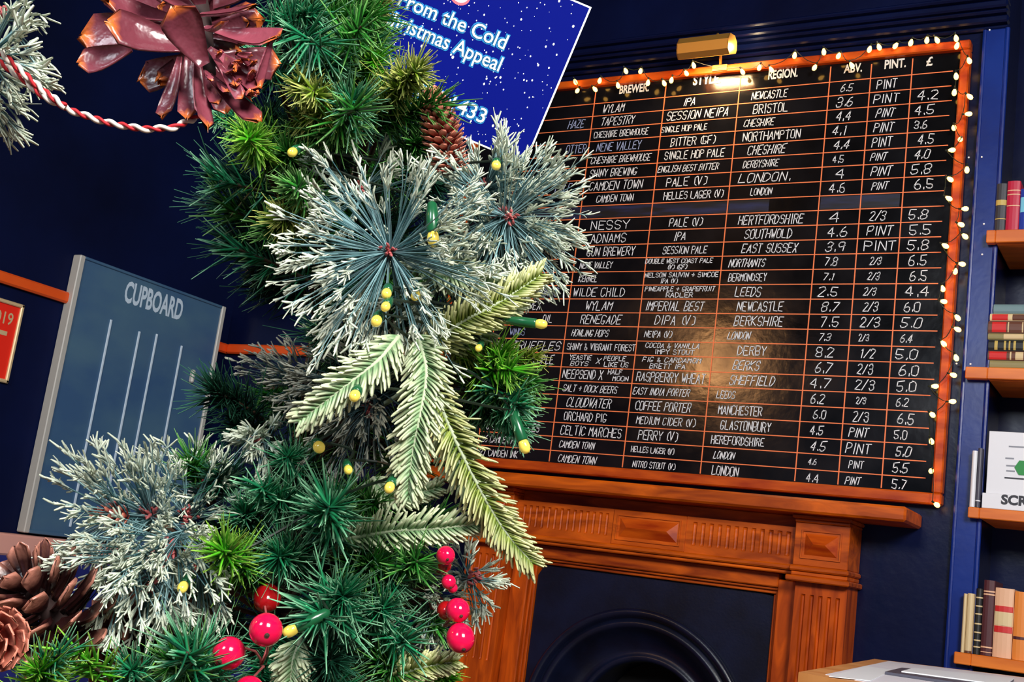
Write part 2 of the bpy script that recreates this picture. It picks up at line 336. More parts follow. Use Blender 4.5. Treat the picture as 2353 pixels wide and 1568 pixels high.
# cast iron insert
ins = empty('fireplace_insert', (-.65, -.03, 0), 'black cast iron arched fireplace insert inside the wooden surround', 'fireplace')
cx, cz, R0 = -.662, .462, .352; x0, x1, zt = -1.030, -.270, .914; pl = MB(); n = 48; vi = []
ix = lambda a: (cx+R0*math.cos(a), cz+R0*math.sin(a))
vs = []
for k in range(n+1):
    a = PI*k/n; c, s = math.cos(a), math.sin(a); t = 1e9
    if c > 1e-6: t = min(t, (x1-cx)/c)
    if c < -1e-6: t = min(t, (x0-cx)/c)
    if s > 1e-6: t = min(t, (zt-cz)/s)
    vs += [(cx+R0*c, -.036, cz+R0*s), (cx+t*c, -.036, cz+t*s)]
pl.add(vs, [(2*k, 2*k+1, 2*k+3, 2*k+2) for k in range(n)])
pl.box(x0, cx-R0, -.036, -.004, 0, cz); pl.box(cx+R0, x1, -.036, -.004, 0, cz)
pl.build('face_plate', 'iron', ins)
prof = [(.352, -.036), (.360, -.044), (.358, -.054), (.348, -.058), (.338, -.052), (.334, -.040), (.330, -.036), (.322, -.046), (.312, -.048), (.304, -.038), (.296, -.022), (.280, .0), (.262, .018), (.244, .032), (.232, .036), (.224, .030), (.216, .026), (.206, .034), (.204, .06), (.204, .20)]
def arcprof(prof):
    mb = MB(); W = len(prof); vs = []
    for k in range(n+1):
        a = PI*k/n; vs += [(cx+r*math.cos(a), y, cz+r*math.sin(a)) for r, y in prof]
    vs = [(cx+r, y, .0) for r, y in prof]+vs+[(cx-r, y, .0) for r, y in prof]
    mb.add(vs, [(j*W+i, (j+1)*W+i, (j+1)*W+i+1, j*W+i+1) for j in range(n+2) for i in range(W-1)]); return mb
arcprof(prof[:7]).build('outer_ring', 'iron', ins, True); arcprof(prof[6:]).build('arched_cove', 'iron', ins, True)
MB().box(hx0+.01, hx1-.01, .20, .23, .0, hz-.01).build('fire_back', 'soot', ins)
MB().box(hx0+.06, hx1-.06, .03, .19, .02, .16, .02).build('grate', 'soot', ins)

# ------------------------------------------------------------------ beer board
B0 = 2.47; ROW = .0459; YB = -.022
bd = empty('beer_board', (-.6, -.03, 1.205), 'large black chalkboard beer list in orange wooden frame above the mantelpiece', 'chalkboard')
MB().box(-1.50, .140, YB, -.004, 1.232, 2.532).build('board_panel', 'blackboard', bd)
F = [(-1.525, .164, 2.529, 2.557), (-1.525, .164, 1.205, 1.236)]
for a, b, c, d in F: MB().box(a, b, -.042, -.003, c, d, .004).build('frame_rail', 'frame_wood', bd)
for a, b in ((-1.525, -1.498), (.137, .164)): MB().box(a, b, -.040, -.003, 1.236, 2.529, .004).build('frame_rail', 'frame_wood', bd)
M['frame_wood']
cols = [-1.327, -1.05, -.7906, -.5333, -.2445, -.1203, 0.]
YL = YB-.0006
for k in range(27):
    z = B0-ROW*k; j = .0012*math.sin(k*2.3)
    MB().box(-1.327, .118+random.uniform(-.004, .004), YL-.0006, YB, z-.0014, z+.0014).build('ruled_line', 'rule', bd)
for k, x in enumerate(cols):
    top = 2.515 if k == 0 else B0+(.060, .052, .045, .052, .047, .052)[k-1]
    MB().box(x-.0016, x+.0016, YL-.0009, YB, 1.240, top).build('ruled_line', 'rule', bd)
YT = YL-.0012
sm = MB()
for a, b in ((-1.30, -.535), (-.53, -.40), (-.24, -.008)): sm.box(a, b, YB-.0004, YB, B0-ROW*9+.003, B0-ROW*8-.003)
sm.build('chalk_smudge', 'smudge', bd)
def cell(txt, row, a, b, dz=0., hh=None, m='chalk'):
    z = B0-ROW*(row-.5)+dz; xa, xb = xat(a, z), xat(b, z); n_ = len(txt); wv = xb-xa
    h = hh if hh else max(.0145, min(.0285, wv/n_*1.9))
    handwrite(txt, xa, xb-.003, z, h, YT, bd, m, .0026 if h > .024 else .0023)
T = [
 (1,[("WYLAM",1392,1441),("IPA",1577,1604),("NEWCASTLE",1733,1815),("6.5",1936,1964),("PINT",2020,2066)]),
 (2,[("HAZE",1313,1350),("TAPESTRY",1388,1465),("SESSION NEIPA",1538,1680),("BRISTOL",1737,1817),("3.6",1926,1965),("PINT",2012,2070),("4.2",2112,2160)]),
 (3,[("CHESHIRE BREWHOUSE",1372,1498),("SINGLE HOP PALE",1527,1632),("CHESHIRE",1715,1785),("4.4",1925,1960),("PINT",2017,2060),("4.5",2105,2150)]),
 (4,[("OTTER",1308,1355),("NENE VALLEY",1378,1480),("BITTER (GF)",1548,1652),("NORTHAMPTON",1713,1846),("4.1",1916,1950),("PINT",2012,2058),("3.6",2105,2136)]),
 (5,[("CHESHIRE BREWHOUSE",1365,1502),("SINGLE HOP PALE",1534,1672),("CHESHIRE",1723,1811),("4.4",1920,1956),("PINT",2008,2055),("4.5",2112,2150)]),
 (6,[("SHINY BREWING",1363,1471),("ENGLISH BEST BITTER",1518,1658),("DERBYSHIRE",1713,1795),("4.5",1918,1945),("PINT",2004,2042),("4.0",2105,2140)]),
 (7,[("PALE",1283,1320),("CAMDEN TOWN",1361,1484),("PALE (V)",1538,1632),("LONDON.",1703,1822),("4",1925,1946),("PINT",2005,2053),("5.8",2097,2144)]),
 (8,[("CAMDEN TOWN",1378,1463),("HELLES LAGER (V)",1532,1670),("LONDON",1730,1780),("4.6",1910,1948),("PINT",2007,2045),("6.5",2105,2150)]),
 (10,[("NESSY",1365,1454),("PALE (V)",1545,1622),("HERTFORDSHIRE",1703,1852),("4",1909,1936),("2/3",2003,2040),("5.8",2092,2136)]),
 (11,[("ADNAMS",1365,1446),("IPA",1555,1583),("SOUTHWOLD",1717,1826),("4.6",1905,1953),("PINT",1996,2056),("5.5",2093,2142)]),
 (12,[("IPA",1280,1308),("GUN BREWERY",1356,1466),("SESSION PALE",1530,1632),("EAST SUSSEX",1710,1838),("3.9",1902,1945),("PINT",1990,2064),("5.8",2089,2138)]),
 (13,[("NENE VALLEY",1340,1415),("NORTHANTS",1681,1764),("7.8",1900,1930),("2/3",2003,2030),("6.5",2092,2134)]),
 (14,[("KERNEL",1337,1380),("BERMONDSEY",1680,1768),("7.1",1896,1922),("2/3",1998,2026),("6.5",2095,2135)]),
 (15,[("WINGS",1245,1290),("WILDE CHILD",1325,1443),("LEEDS",1695,1755),("2.5",1885,1930),("2/3",1988,2018),("4.4",2083,2140)]),
 (16,[("APEX",1215,1250),("WYLAM",1353,1414),("IMPERIAL BEST",1490,1624),("NEWCASTLE",1700,1806),("8.7",1892,1932),("2/3",1988,2022),("6.0",2082,2120)]),
 (17,[("OIL",1254,1278),("RENEGADE",1341,1435),("DIPA (V)",1512,1605),("BERKSHIRE",1693,1806),("7.5",1890,1933),("2/3",1981,2027),("5.0",2072,2122)]),
 (18,[("WINDS",1180,1215),("HOWLING HOPS",1321,1406),("NEIPA (V)",1488,1552),("LONDON",1678,1730),("7.3",1886,1914),("2/3",1978,2003),("6.4",2072,2101)]),
 (19,[("TRUFFLES",1185,1295),("SHINY & VIBRANT FOREST",1311,1468),("DERBY",1701,1768),("8.2",1880,1921),("1/2",1982,2015),("5.0",2062,2113)]),
 (20,[("PEOPLE",1225,1280),("BERKS",1690,1751),("6.7",1878,1916),("2/3",1975,2012),("6.0",2070,2115)]),
 (21,[("NEEPSEND X",1301,1393),("RASPBERRY WHEAT",1470,1628),("SHEFFIELD",1682,1785),("4.7",1866,1914),("2/3",1970,2015),("5.0",2064,2110)]),
 (22,[("SALT + DOCK BEERS",1301,1426),("EAST INDIA PORTER",1461,1591),("LEEDS",1653,1696),("6.2",1868,1900),("2/3",1972,1996),("6.2",2063,2093)]),
 (23,[("CLOUDWATER",1310,1411),("COFFEE PORTER",1467,1595),("MANCHESTER",1657,1758),("6.0",1874,1904),("2/3",1965,2002),("6.5",2066,2105)]),
 (24,[("ORCHARD PIG",1304,1402),("MEDIUM CIDER (V)",1469,1606),("GLASTONBURY",1662,1778),("4.5",1866,1898),("PINT",1955,2000),("5.0",2059,2090)]),
 (25,[("25 CRAFTY APPLES",1118,1248),("CELTIC MARCHES",1296,1436),("PERRY (V)",1474,1566),("HEREFORDSHIRE",1641,1763),("4.5",1866,1902),("PINT",1948,2006),("5.0",2062,2097)]),
 (26,[("26 CAMDEN H",1115,1190),("CAMDEN TOWN",1293,1374),("HELLES LAGER (V)",1458,1558),("LONDON",1646,1694),("4.6",1862,1883),("PINT",1955,1990),("5.5",2055,2091)]),
 (27,[("27 CAMDEN INK",1111,1199),("CAMDEN TOWN",1290,1377),("NITRO STOUT (V)",1461,1560),("LONDON",1643,1704),("4.4",1858,1888),("PINT",1947,1982),("5.7",2054,2088)])]
faded = {"HAZE", "OTTER", "PALE", "WINDS", "WINGS"}
for row, cs in T:
    for t, a, b in cs: cell(t, row, a, b, m='chalk_b' if (t in faded and a < 1360) or (row in (4,) and a == 1378) else 'chalk')
for t, row, a, b, dz in (("DOUBLE WEST COAST PALE",13,1490,1645,.010),("(V) (GF)",13,1540,1586,-.010),("NELSON SAUVIN + SIMCOE",14,1489,1658,.010),("IPA (V)",14,1525,1565,-.010),
   ("PINEAPPLE + GRAPEFRUIT",15,1489,1650,.010),("RADLER",15,1537,1600,-.010),("COCOA & VANILLA",19,1490,1615,.010),("IMPY STOUT",19,1512,1603,-.010),
   ("YEASTIE",20,1316,1368,.010),("BOYS",20,1318,1360,-.010),("X",20,1377,1388,0),("PEOPLE",20,1395,1446,.010),("LIKE US",20,1395,1452,-.010),
   ("FIG & CARDAMOM",20,1483,1618,.010),("BRETT IPA",20,1500,1583,-.010),("HALF",21,1405,1438,.012),("MOON",21,1415,1452,-.009)):
    cell(t, row, a, b, dz, .0145 if t != 'X' else .018)
for t, a, b, py, hh in (("BREWER.",1423,1490,206,.030),("STYLE.",1593,1655,185,.032),("REGION.",1765,1832,172,.030),("ABV.",1940,1982,158,.028),("PINT.",2032,2081,148,.029),("£",2128,2143,141,.028)):
    p = onY(a, py, YT); q = onY(b, py, YT)
    lettering(t, (p[0], YT, p[2]-hh/2), (1, 0, 0), (0, 0, 1), hh*1.38, 'sign_white', bd, width=q[0]-p[0], off=.028)
# fairy lights round the board
fl = empty('fairy_lights', (.16, -.05, 2.55), 'string of lit warm fairy lights draped round the beer board frame', 'fairy lights')
bulbs = [(1322,188),(1327,208),(1367,205),(1378,185),(1420,196),(1438,163),(1472,163),(1489,190),(1526,191),(1543,184),(1577,168),(1594,150),(1706,165),(1745,155),(1772,160),(1826,127),(1872,155),(1893,119),(1927,128),(1957,150),(1998,113),(2020,108),(2058,105),(2093,98),(2130,92),(2153,92),(2197,88),(2199,105),(2227,139),(2197,175),(2193,212),(2228,222),(2225,262),(2192,293),(2207,320),(2187,345),(2222,390),(2183,412),(2180,456),(2217,480),(2208,516),(2217,543),(2172,565),(2210,607),(2195,623),(2166,663),(2168,693),(2200,730),(2200,757),(2168,790),(2197,822),(2190,862),(2148,888),(2188,923),(2142,953),(2140,1014),(2140,1082),(2152,1160)]
wp = []
for i, (px, py) in enumerate(bulbs):
    p = onY(px, py, -.056-.004*(i % 3)); d = np.array([random.uniform(-.5, .5), -.35, random.uniform(.2, 1)]) if i < 28 else np.array([random.uniform(-1, .2), -.4, random.uniform(-.3, .6)])
    d /= np.linalg.norm(d); wp.append(p+d*.016)
    MB().lathe([(.0005, -.011), (.0045, -.009), (.0068, -.004), (.0066, .001), (.0045, .006), (.0022, .010)], p, d, 9).build('bulb', 'bulb', fl, True)
    MB().lathe([(.0026, .010), (.0026, .018)], p, d, 6).build('bulb_socket', 'wire', fl)
pts = []
for a, b in zip(wp, wp[1:]):
    for k in range(4): t = k/4; q = a+(b-a)*t; q = q+np.array([0, .010, -.008 if abs(a[0]-b[0]) > .02 else 0])*math.sin(PI*t); pts.append(q)
pts.append(wp[-1]); MB().tube(pts, .0012, 5).build('wire', 'wire', fl)

# picture lamp over the board
lp = empty('picture_lamp', (-.615, -.1, 2.57), 'small lit brass picture lamp over the top edge of the beer board', 'lamp')
hd = MB(); xa, xb = -.700, -.528
pr_ = [(-.150, 2.535), (-.168, 2.548), (-.172, 2.580), (-.160, 2.603), (-.120, 2.612), (-.098, 2.600), (-.094, 2.575), (-.100, 2.560), (-.110, 2.572), (-.125, 2.594), (-.155, 2.586), (-.156, 2.552)]
k = len(pr_); hd.add([(x, y, z) for x in (xa, xb) for y, z in pr_], [(i, (i+1) % k, k+(i+1) % k, k+i) for i in range(k)])
for x in (xa, xb-.003): hd.add([(x+dx, y, z) for dx in (0, .003) for y, z in pr_[:8]], [tuple(range(7, -1, -1)), tuple(range(8, 16))]+[(i, (i+1) % 8, 8+(i+1) % 8, 8+i) for i in range(8)])
hd.build('lamp_shade', 'brass', lp)
MB().tube([(xa+.012, -.128, 2.568), (xb-.012, -.128, 2.568)], .010, 12).build('lamp_tube', 'lampglow', lp, True)
MB().tube([(-.6, -.11, 2.606), (-.6, -.09, 2.64), (-.6, -.055, 2.62), (-.6, -.04, 2.56)], .005, 8).build('lamp_arm', 'brass', lp, True)
MB().box(-.625, -.575, -.046, -.042, 2.535, 2.556, .001).build('mounting_plate', 'brass', lp)
pl_ = bpy.data.lights.new('picture_lamp_light', 'AREA'); pl_.shape = 'RECTANGLE'; pl_.size = .13; pl_.size_y = .03; pl_.energy = 1.1; pl_.color = (1, .7, .36)
sp_ = bpy.data.lights.new('picture_lamp_spill', 'POINT'); sp_.energy = .45; sp_.color = (1, .75, .42); sp_.shadow_soft_size = .01; so_ = bpy.data.objects.new('picture_lamp_spill', sp_); COL.objects.link(so_); so_.location = (-.50, -.10, 2.585)
po_ = bpy.data.objects.new('picture_lamp_light', pl_); COL.objects.link(po_); po_.location = (-.6, -.128, 2.553); po_.rotation_euler = (Vector((-.6, 0, 2.35))-Vector((-.6, -.128, 2.553))).to_track_quat('-Z', 'Y').to_euler()

# ------------------------------------------------------------------ alcove shelves and books
for i, (zt_, xl) in enumerate(((1.9735, .247), (1.6035, .262), (1.209, .266), (.831, .232))):
    pass
def shelf(zt, th, xl, label, notch=False):
    mb = MB(); mb.box(max(xl, .2635), 1.9, -.028, .2195, zt-th, zt, .003)
    if xl < .2635 or notch: mb.box(xl, .2635+.0, -.052, -.0275, zt-th, zt, .002); mb.box(.2635, 1.9, -.052, -.028, zt-th, zt, .002)
    return tag(mb.build('alcove_shelf', 'shelf_wood'), label, 'shelf')
ZS = [1.972, 1.585, 1.206, .829]
shelf(ZS[0], .036, .240, 'highest orange wooden shelf in the alcove, carrying upright crimson and blue books')
shelf(ZS[1], .032, .207, 'orange wooden shelf in the alcove carrying a lying stack of books')
shelf(ZS[2], .028, .235, 'orange wooden shelf in the alcove under the white game box')
shelf(ZS[3], .030, .222, 'lowest orange shelf in the alcove carrying upright cream and brown books')
def bmat(name, c, rough=.45): M[name] = mat(name, c, rough); return name
bmat('bk_grey', (.035, .035, .045)); bmat('bk_gold', (.55, .40, .10)); bmat('bk_crim', (.50, .008, .045)); bmat('bk_blue', (.01, .04, .35)); bmat('bk_lblue', (.20, .62, .85))
bmat('bk_teal', (.16, .26, .28)); bmat('bk_brown', (.13, .045, .025)); bmat('bk_red', (.62, .02, .02)); bmat('bk_cream', (.72, .55, .30)); bmat('bk_olive', (.28, .24, .10)); bmat('bk_black', (.012, .012, .012))
bmat('bk_peach', (.80, .46, .28)); bmat('bk_orange', (.80, .25, .04)); bmat('bk_plum', (.075, .014, .02)); bmat('pages', (.70, .62, .45)); bmat('bk_white', (.80, .80, .84)); bmat('bk_dgrey', (.06, .06, .09)); bmat('logo_green', (.01, .25, .04)); bmat('print_grey', (.25, .26, .30)); bmat('print_black', (.02, .02, .03))
def ubook(x0, x1, z, h, m, bands, label, dy=0., depth=.14, lean=0.):
    yf = -.03+dy; w_ = x1-x0; o = empty('book', ((x0+x1)/2, yf, z), label, 'book', None)
    c = MB(); c.box(x0, x0+.0025, yf+.004, yf+depth, z, z+h, .0008); c.box(x1-.0025, x1, yf+.004, yf+depth, z, z+h, .0008)
    n_ = 7; pr = [((x0+x1)/2-w_/2*math.cos(PI*k/(n_-1)), yf+.006-.006*math.sin(PI*k/(n_-1))) for k in range(n_)]
    c.add([(x, y, zz) for zz in (z, z+h) for x, y in pr], [(i, i+1, n_+i+1, n_+i) for i in range(n_-1)]+[tuple(range(n_-1, -1, -1)), tuple(range(n_, 2*n_))])
    c.build('cover', m, o); MB().box(x0+.0026, x1-.0026, yf+.0065, yf+depth-.005, z+.003, z+h-.003).build('page_block', 'pages', o)
    for (a, b, bm) in bands:
        t = MB(); p2 = [((x0+x1)/2-(w_/2+.0006)*math.cos(PI*k/(n_-1)), yf+.006-.0075*math.sin(PI*k/(n_-1))) for k in range(n_)]
        t.add([(x, y, zz) for zz in (z+h*a, z+h*b) for x, y in p2], [(i, i+1, n_+i+1, n_+i) for i in range(n_-1)]+[tuple(range(n_-1, -1, -1)), tuple(range(n_, 2*n_))]); t.build('spine_band', bm, o)
    return o
z = ZS[0]+.0005
ubook(.256, .283, z, .142, 'bk_grey', [(.55, .66, 'bk_gold'), (.26, .28, 'bk_gold')], 'dark grey book with gold bands standing leftmost on the highest alcove shelf')
ubook(.284, .318, z, .148, 'bk_crim', [(.80, .82, 'bk_peach'), (.72, .74, 'bk_peach'), (.50, .52, 'bk_peach')], 'crimson book with thin pale bands on the highest alcove shelf')
ubook(.319, .362, z, .124, 'bk_blue', [(.45, .80, 'bk_lblue')], 'blue book with a sky blue spine label beside the crimson book')
def hbook(z, h, x0, m, bands, label, depth=.15, L=.24, dy=0):
    yf = -.03+dy; o = empty('book', (x0+L/2, yf, z), label, 'book')
    c = MB(); c.box(x0, x0+L, yf+.004, yf+depth, z, z+.0025, .0008); c.box(x0, x0+L, yf+.004, yf+depth, z+h-.0025, z+h, .0008)
    n_ = 7; pr = [(yf+.006-.006*math.sin(PI*k/(n_-1)), z+h/2-h/2*math.cos(PI*k/(n_-1))) for k in range(n_)]
    c.add([(x, y, zz) for x in (x0, x0+L) for y, zz in pr], [(i, n_+i, n_+i+1, i+1) for i in range(n_-1)]+[tuple(range(n_)), tuple(range(2*n_-1, n_-1, -1))])
    c.build('cover', m, o); MB().box(x0+.003, x0+L-.003, yf+.0065, yf+depth-.005, z+.0026, z+h-.0026).build('page_block', 'pages', o)
    for a, b, bm in bands:
        t = MB(); p2 = [(yf+.006-.0072*math.sin(PI*k/(n_-1)), z+h/2-(h/2*.96)*math.cos(PI*k/(n_-1))) for k in range(n_)]
        t.add([(x, y, zz) for x in (x0+a, x0+b) for y, zz in p2], [(i, n_+i, n_+i+1, i+1) for i in range(n_-1)]+[tuple(range(n_)), tuple(range(2*n_-1, n_-1, -1))]); t.build('spine_label', bm, o)
z = ZS[1]+.0005
hbook(z, .024, .264, 'bk_olive', [], 'olive book at the bottom of the lying stack on the alcove shelf'); z += .0245
hbook(z, .026, .258, 'bk_brown', [(.004, .048, 'bk_red'), (.056, .060, 'bk_cream'), (.07, .09, 'bk_cream')], 'brown book with red spine label directly under the black book'); z += .0265
hbook(z, .030, .258, 'bk_black', [(.016, .024, 'bk_gold'), (.040, .045, 'bk_gold'), (.052, .056, 'bk_gold'), (.064, .070, 'bk_gold'), (.088, .092, 'bk_gold')], 'black book with gold markings in the lying stack'); z += .0305
hbook(z, .018, .256, 'bk_olive', [(.04, .09, 'bk_cream')], 'thin olive book lying just above the black book'); z += .0185
hbook(z, .034, .255, 'bk_brown', [(.010, .046, 'bk_red'), (.050, .053, 'bk_cream'), (.086, .089, 'bk_cream')], 'thick brown book with large red label in the lying stack'); z += .0345
hbook(z, .020, .258, 'bk_cream', [(.006, .046, 'bk_red'), (.058, .09, 'bk_brown')], 'cream and brown book with red label, second from top of stack'); z += .0205
hbook(z, .026, .266, 'bk_teal', [], 'grey teal book on top of the lying stack')
# white game box and its neighbours
z = ZS[2]+.0005
gb = empty('game_box', (.42, -.04, z), 'white board game box lettered SCR standing on the alcove shelf', 'box')
MB().box(.276, .62, -.046, .02, z+.040, z+.206, .001).build('box_lid', 'bk_white', gb); MB().box(.268, .62, -.050, .024, z, z+.040, .001).build('box_base', 'bk_white', gb)
pr2 = onY(2300, 1158, -.0505)
lettering('SCR', (pr2[0], -.0506, pr2[2]), (1, 0, 0), (0, 0, 1), .034, 'print_black', gb, width=.066, off=.045)
for a, b, py, m in ((2312, 2345, 1072, 'print_grey'), (2310, 2330, 1055, 'print_grey'), (2318, 2353, 1028, 'print_grey'), (2308, 2353, 1100, 'print_black'), (2312, 2332, 1084, 'print_grey')):
    p = onY(a, py, -.0465); q = onY(b, py, -.0465); MB().box(p[0], q[0], -.0466, -.046, p[2], p[2]+.004).build('printed_line', m, gb)
p = onY(2352, 1076, -.047); MB().lathe([(.022, 0), (.022, .0012)], p, (0, -1, 0), 6).build('green_emblem', 'logo_green', gb)
# lowest shelf
z = ZS[3]+.0005
ubook(.2645-.028, .2365+.009, z, .150, 'bk_cream', [], 'thin cream book standing leftmost on the lowest alcove shelf', dy=-.021, depth=.026)
ubook(.2465, .2625, z, .152, 'bk_cream', [(.0, .04, 'bk_brown')], 'wider cream book beside the black spotted book', dy=-.021, depth=.026)
ubook(.2640, .2800, z, .168, 'bk_black', [(a, a+.02, 'bk_cream') for a in (.1, .2, .32, .45, .6, .72, .85)], 'narrow black book with pale spots on the lowest alcove shelf')
ubook(.2815, .3090, z, .192, 'bk_plum', [(.80, .82, 'bk_peach'), (.84, .86, 'bk_peach'), (.10, .12, 'bk_peach'), (.04, .05, 'bk_peach')], 'tall dark brown book with thin pale bands on the lowest alcove shelf')
ubook(.3105, .3560, z, .176, 'bk_peach', [(.66, .74, 'bk_red'), (.36, .45, 'bk_red'), (.46, .65, 'bk_cream')], 'wide peach book with two red bands on the lowest alcove shelf')
ubook(.3575, .395, z, .172, 'bk_orange', [(.3, .34, 'bk_plum')], 'orange book at the right edge of the lowest alcove shelf')
z = ZS[2]+.0005
ubook(.2370, .2500, z, .150, 'bk_white', [], 'thin white book standing left of the game box, in front of the corner post', dy=-.021, depth=.026)
ubook(.2515, .2630, z, .158, 'bk_dgrey', [(.1, .12, 'bk_white')], 'thin dark grey book between the white book and the game box', dy=-.021, depth=.026)

# ------------------------------------------------------------------ table at lower right
tz = .80
tb = empty('table', (.5, -1.0, 0), 'pale orange wooden table corner with lilac white inlaid top', 'table')
poly = [(.31, -1.738), (.171, -.699), (.62, -.17), (1.25, -.25), (1.45, -1.25), (.9, -2.0)]
pc = np.mean(poly, axis=0)
def prism(poly, z0, z1):
    k = len(poly); return MB().add([(x, y, z0) for x, y in poly]+[(x, y, z1) for x, y in poly], [tuple(range(k)), tuple(range(2*k-1, k-1, -1))]+[(i, k+i, k+(i+1) % k, (i+1) % k) for i in range(k)])
prism(poly, tz-.028, tz).build('tabletop', 'tablewood', tb)
inn = [tuple(pc+(np.array(p)-pc)*.945) for p in poly]; prism(inn, tz, tz+.0008).build('inlay', 'tablewhite', tb)
for p in poly: q = pc+(np.array(p)-pc)*.85; MB().tube([(q[0], q[1], 0), (q[0], q[1], tz-.028)], [.018, .026], 10).build('leg', 'tablewood', tb)
def onZ(x, y, Z): d = ray(x, y); return CAM+d*(Z-CAM[2])/d[2]
mz = tz+.0012
c4 = [onZ(2033, 1550, mz), onZ(2072, 1540, mz), onZ(2330, 1566, mz), onZ(2300, 1590, mz)]
mn = empty('menu_folder', c4[0], 'white menu sheet in a dark edged folder lying on the table', 'menu')
prism([(p[0], p[1]) for p in c4][::-1], mz, mz+.004).build('folder', 'bk_dgrey', mn)
c5 = [c4[0]+(c4[2]-c4[0])*.1+(c4[1]-c4[0])*.05, c4[1]+(c4[2]-c4[1])*.1, c4[2], c4[3]+(c4[2]-c4[3])*.25]
prism([(p[0], p[1]) for p in c5][::-1], mz+.0042, mz+.006).build('paper_sheet', 'white', mn)
ps = onZ(1938, 1558, mz); 
c6 = [onZ(1905, 1556, mz), onZ(1990, 1532, mz), onZ(2052, 1541, mz), onZ(2000, 1566, mz)]
tag(prism([(p[0], p[1]) for p in c6][::-1], mz, mz+.0008).build('paper_sheet', 'white'), 'plain white paper sheet lying near the table corner', 'paper')

# ------------------------------------------------------------------ left wall things
XW = XL+.001
cb = empty('cupboard_board', (XW+.01, -.42, .80), 'grey blue board lettered CUPBOARD with thin white upright lines on left wall', 'board')
XC = XW+.035
p00 = onX(185, 585, XC); p10 = onX(515, 715, XC)
y0, y1, zc0, zc1 = p00[1], -.075, .795, 1.733
MB().box(XW, XC-.004, y0+.012, y1-.012, zc0+.01, zc1-.008).build('panel', 'slate', cb)
for a in ((y0, y0+.022, zc0, zc1), (y1-.020, y1, zc0, zc1)): MB().box(XW, XC+.004, a[0], a[1], a[2], a[3], .003).build('edge_strip', 'steel', cb)
MB().box(XW, XC+.002, y0+.022, y1-.020, zc1-.010, zc1, .002).build('edge_strip', 'slate', cb); MB().box(XW, XC+.002, y0+.022, y1-.020, zc0, zc0+.012, .002).build('edge_strip', 'slate', cb)
XT = XC-.0035
p = onX(283, 690, XT); q = onX(413, 730, XT); zb_ = onX(283, 690, XT)[2]
lettering('CUPBOARD', (XT+.0005, p[1], p[2]-.002), (0, 1, 0), (0, 0, 1), .105, 'pale_blue', cb, width=q[1]-p[1]+.006, off=.03)
for px, py, len_ in ((255, 735, .72), (320, 762, .70), (360, 768, .70), (417, 795, .68)):
    p = onX(px, py, XT); MB().box(XT-.0004, XT+.004, p[1]-.004, p[1]+.004, max(zc0+.03, p[2]-len_), p[2], .0008).build('white_line', 'pale_blue', cb)
p = onX(440, 850, XT); MB().box(XT, XT+.02, p[1]-.008, p[1]+.008, p[2]-.05, p[2], .005).build('handle', 'steel', cb)
# framed red certificate
ce = empty('framed_certificate', onX(0, 790, XW), 'red certificate numbered 2019 in a pale gilt frame on the left wall', 'picture frame')
a = onX(58, 702, XW+.012); b = onX(18, 882, XW+.012); ye = a[1]; zt2 = a[2]; zb2 = b[2]; yl = ye-.30
MB().box(XW, XW+.006, yl+.012, ye-.012, zb2+.012, zt2-.012).build('certificate', 'red_paper', ce)
for q in ((yl, ye, zt2-.012, zt2), (yl, ye, zb2, zb2+.012), (yl, yl+.012, zb2, zt2), (ye-.012, ye, zb2, zt2)): MB().box(XW, XW+.014, q[0], q[1], q[2], q[3], .003).build('frame_side', 'gilt', ce)
lettering('2019', (XW+.0065, ye-.118, zt2-.075), (0, 1, 0), (0, 0, 1), .055, 'gilt', ce, width=.088, off=.012)
MB().box(XW+.006, XW+.0068, ye-.15, ye-.040, zt2-.112, zt2-.098).build('printed_line', 'gilt', ce)
MB().box(XW+.006, XW+.0068, ye-.15, ye-.060, zt2-.190, zt2-.183).build('printed_line', 'gilt', ce)
# bench against left wall
bn = empty('bench', (-2.40, -1.4, 0), 'blue upholstered wall bench with pinkish top band and orange end post, below the cupboard board', 'bench')
MB().box(-2.555, -2.44, -1.035, -.03, .722, .788, .006).build('back_rail', 'pinkish', bn)
MB().box(-2.558, -2.40, -3.2, -.03, .25, .722, .02).build('backrest', 'blue_fabric', bn)
MB().box(-2.399, -1.95, -3.2, -.03, .36, .46, .03).build('seat', 'blue_fabric', bn)
MB().box(-2.556, -2.0, -3.18, -.05, 0, .249, .004).build('bench_base', 'mahogany', bn)
MB().box(-2.555, -2.43, -1.10, -1.036, .722, .808, .006).build('end_post', 'shelf_wood', bn)

# ------------------------------------------------------------------ poster
PD = 1.47
TR, BR = dep(1358, 16, PD), dep(1207, 378, PD); BL = dep(1207-.921*548, 378-.389*548, PD)
ex = BR-BL; W_ = np.linalg.norm(ex); ex /= W_; ez = TR-BR; ez -= ex*(ez@ex); H_ = np.linalg.norm(ez); ez /= H_; en = np.cross(ex, ez)
pt = empty('charity_poster', BL, 'tilted royal blue Christmas Appeal poster with white snow dots behind the tree', 'poster')
def slab(u0, u1, v0, v1, d0, d1, name, m, par):
    P = [BL+ex*u+ez*v+en*d for d in (d0, d1) for u, v in ((u0, v0), (u1, v0), (u1, v1), (u0, v1))]
    return MB().add(P, [(3, 2, 1, 0), (4, 5, 6, 7), (0, 1, 5, 4), (1, 2, 6, 5), (2, 3, 7, 6), (3, 0, 4, 7)]).build(name, m, par)
slab(0, W_, 0, H_, -.002, 0, 'card', 'white', pt); slab(.0022, W_-.0022, .0022, H_-.0022, 0, .0003, 'printed_sheet', 'poster', pt)
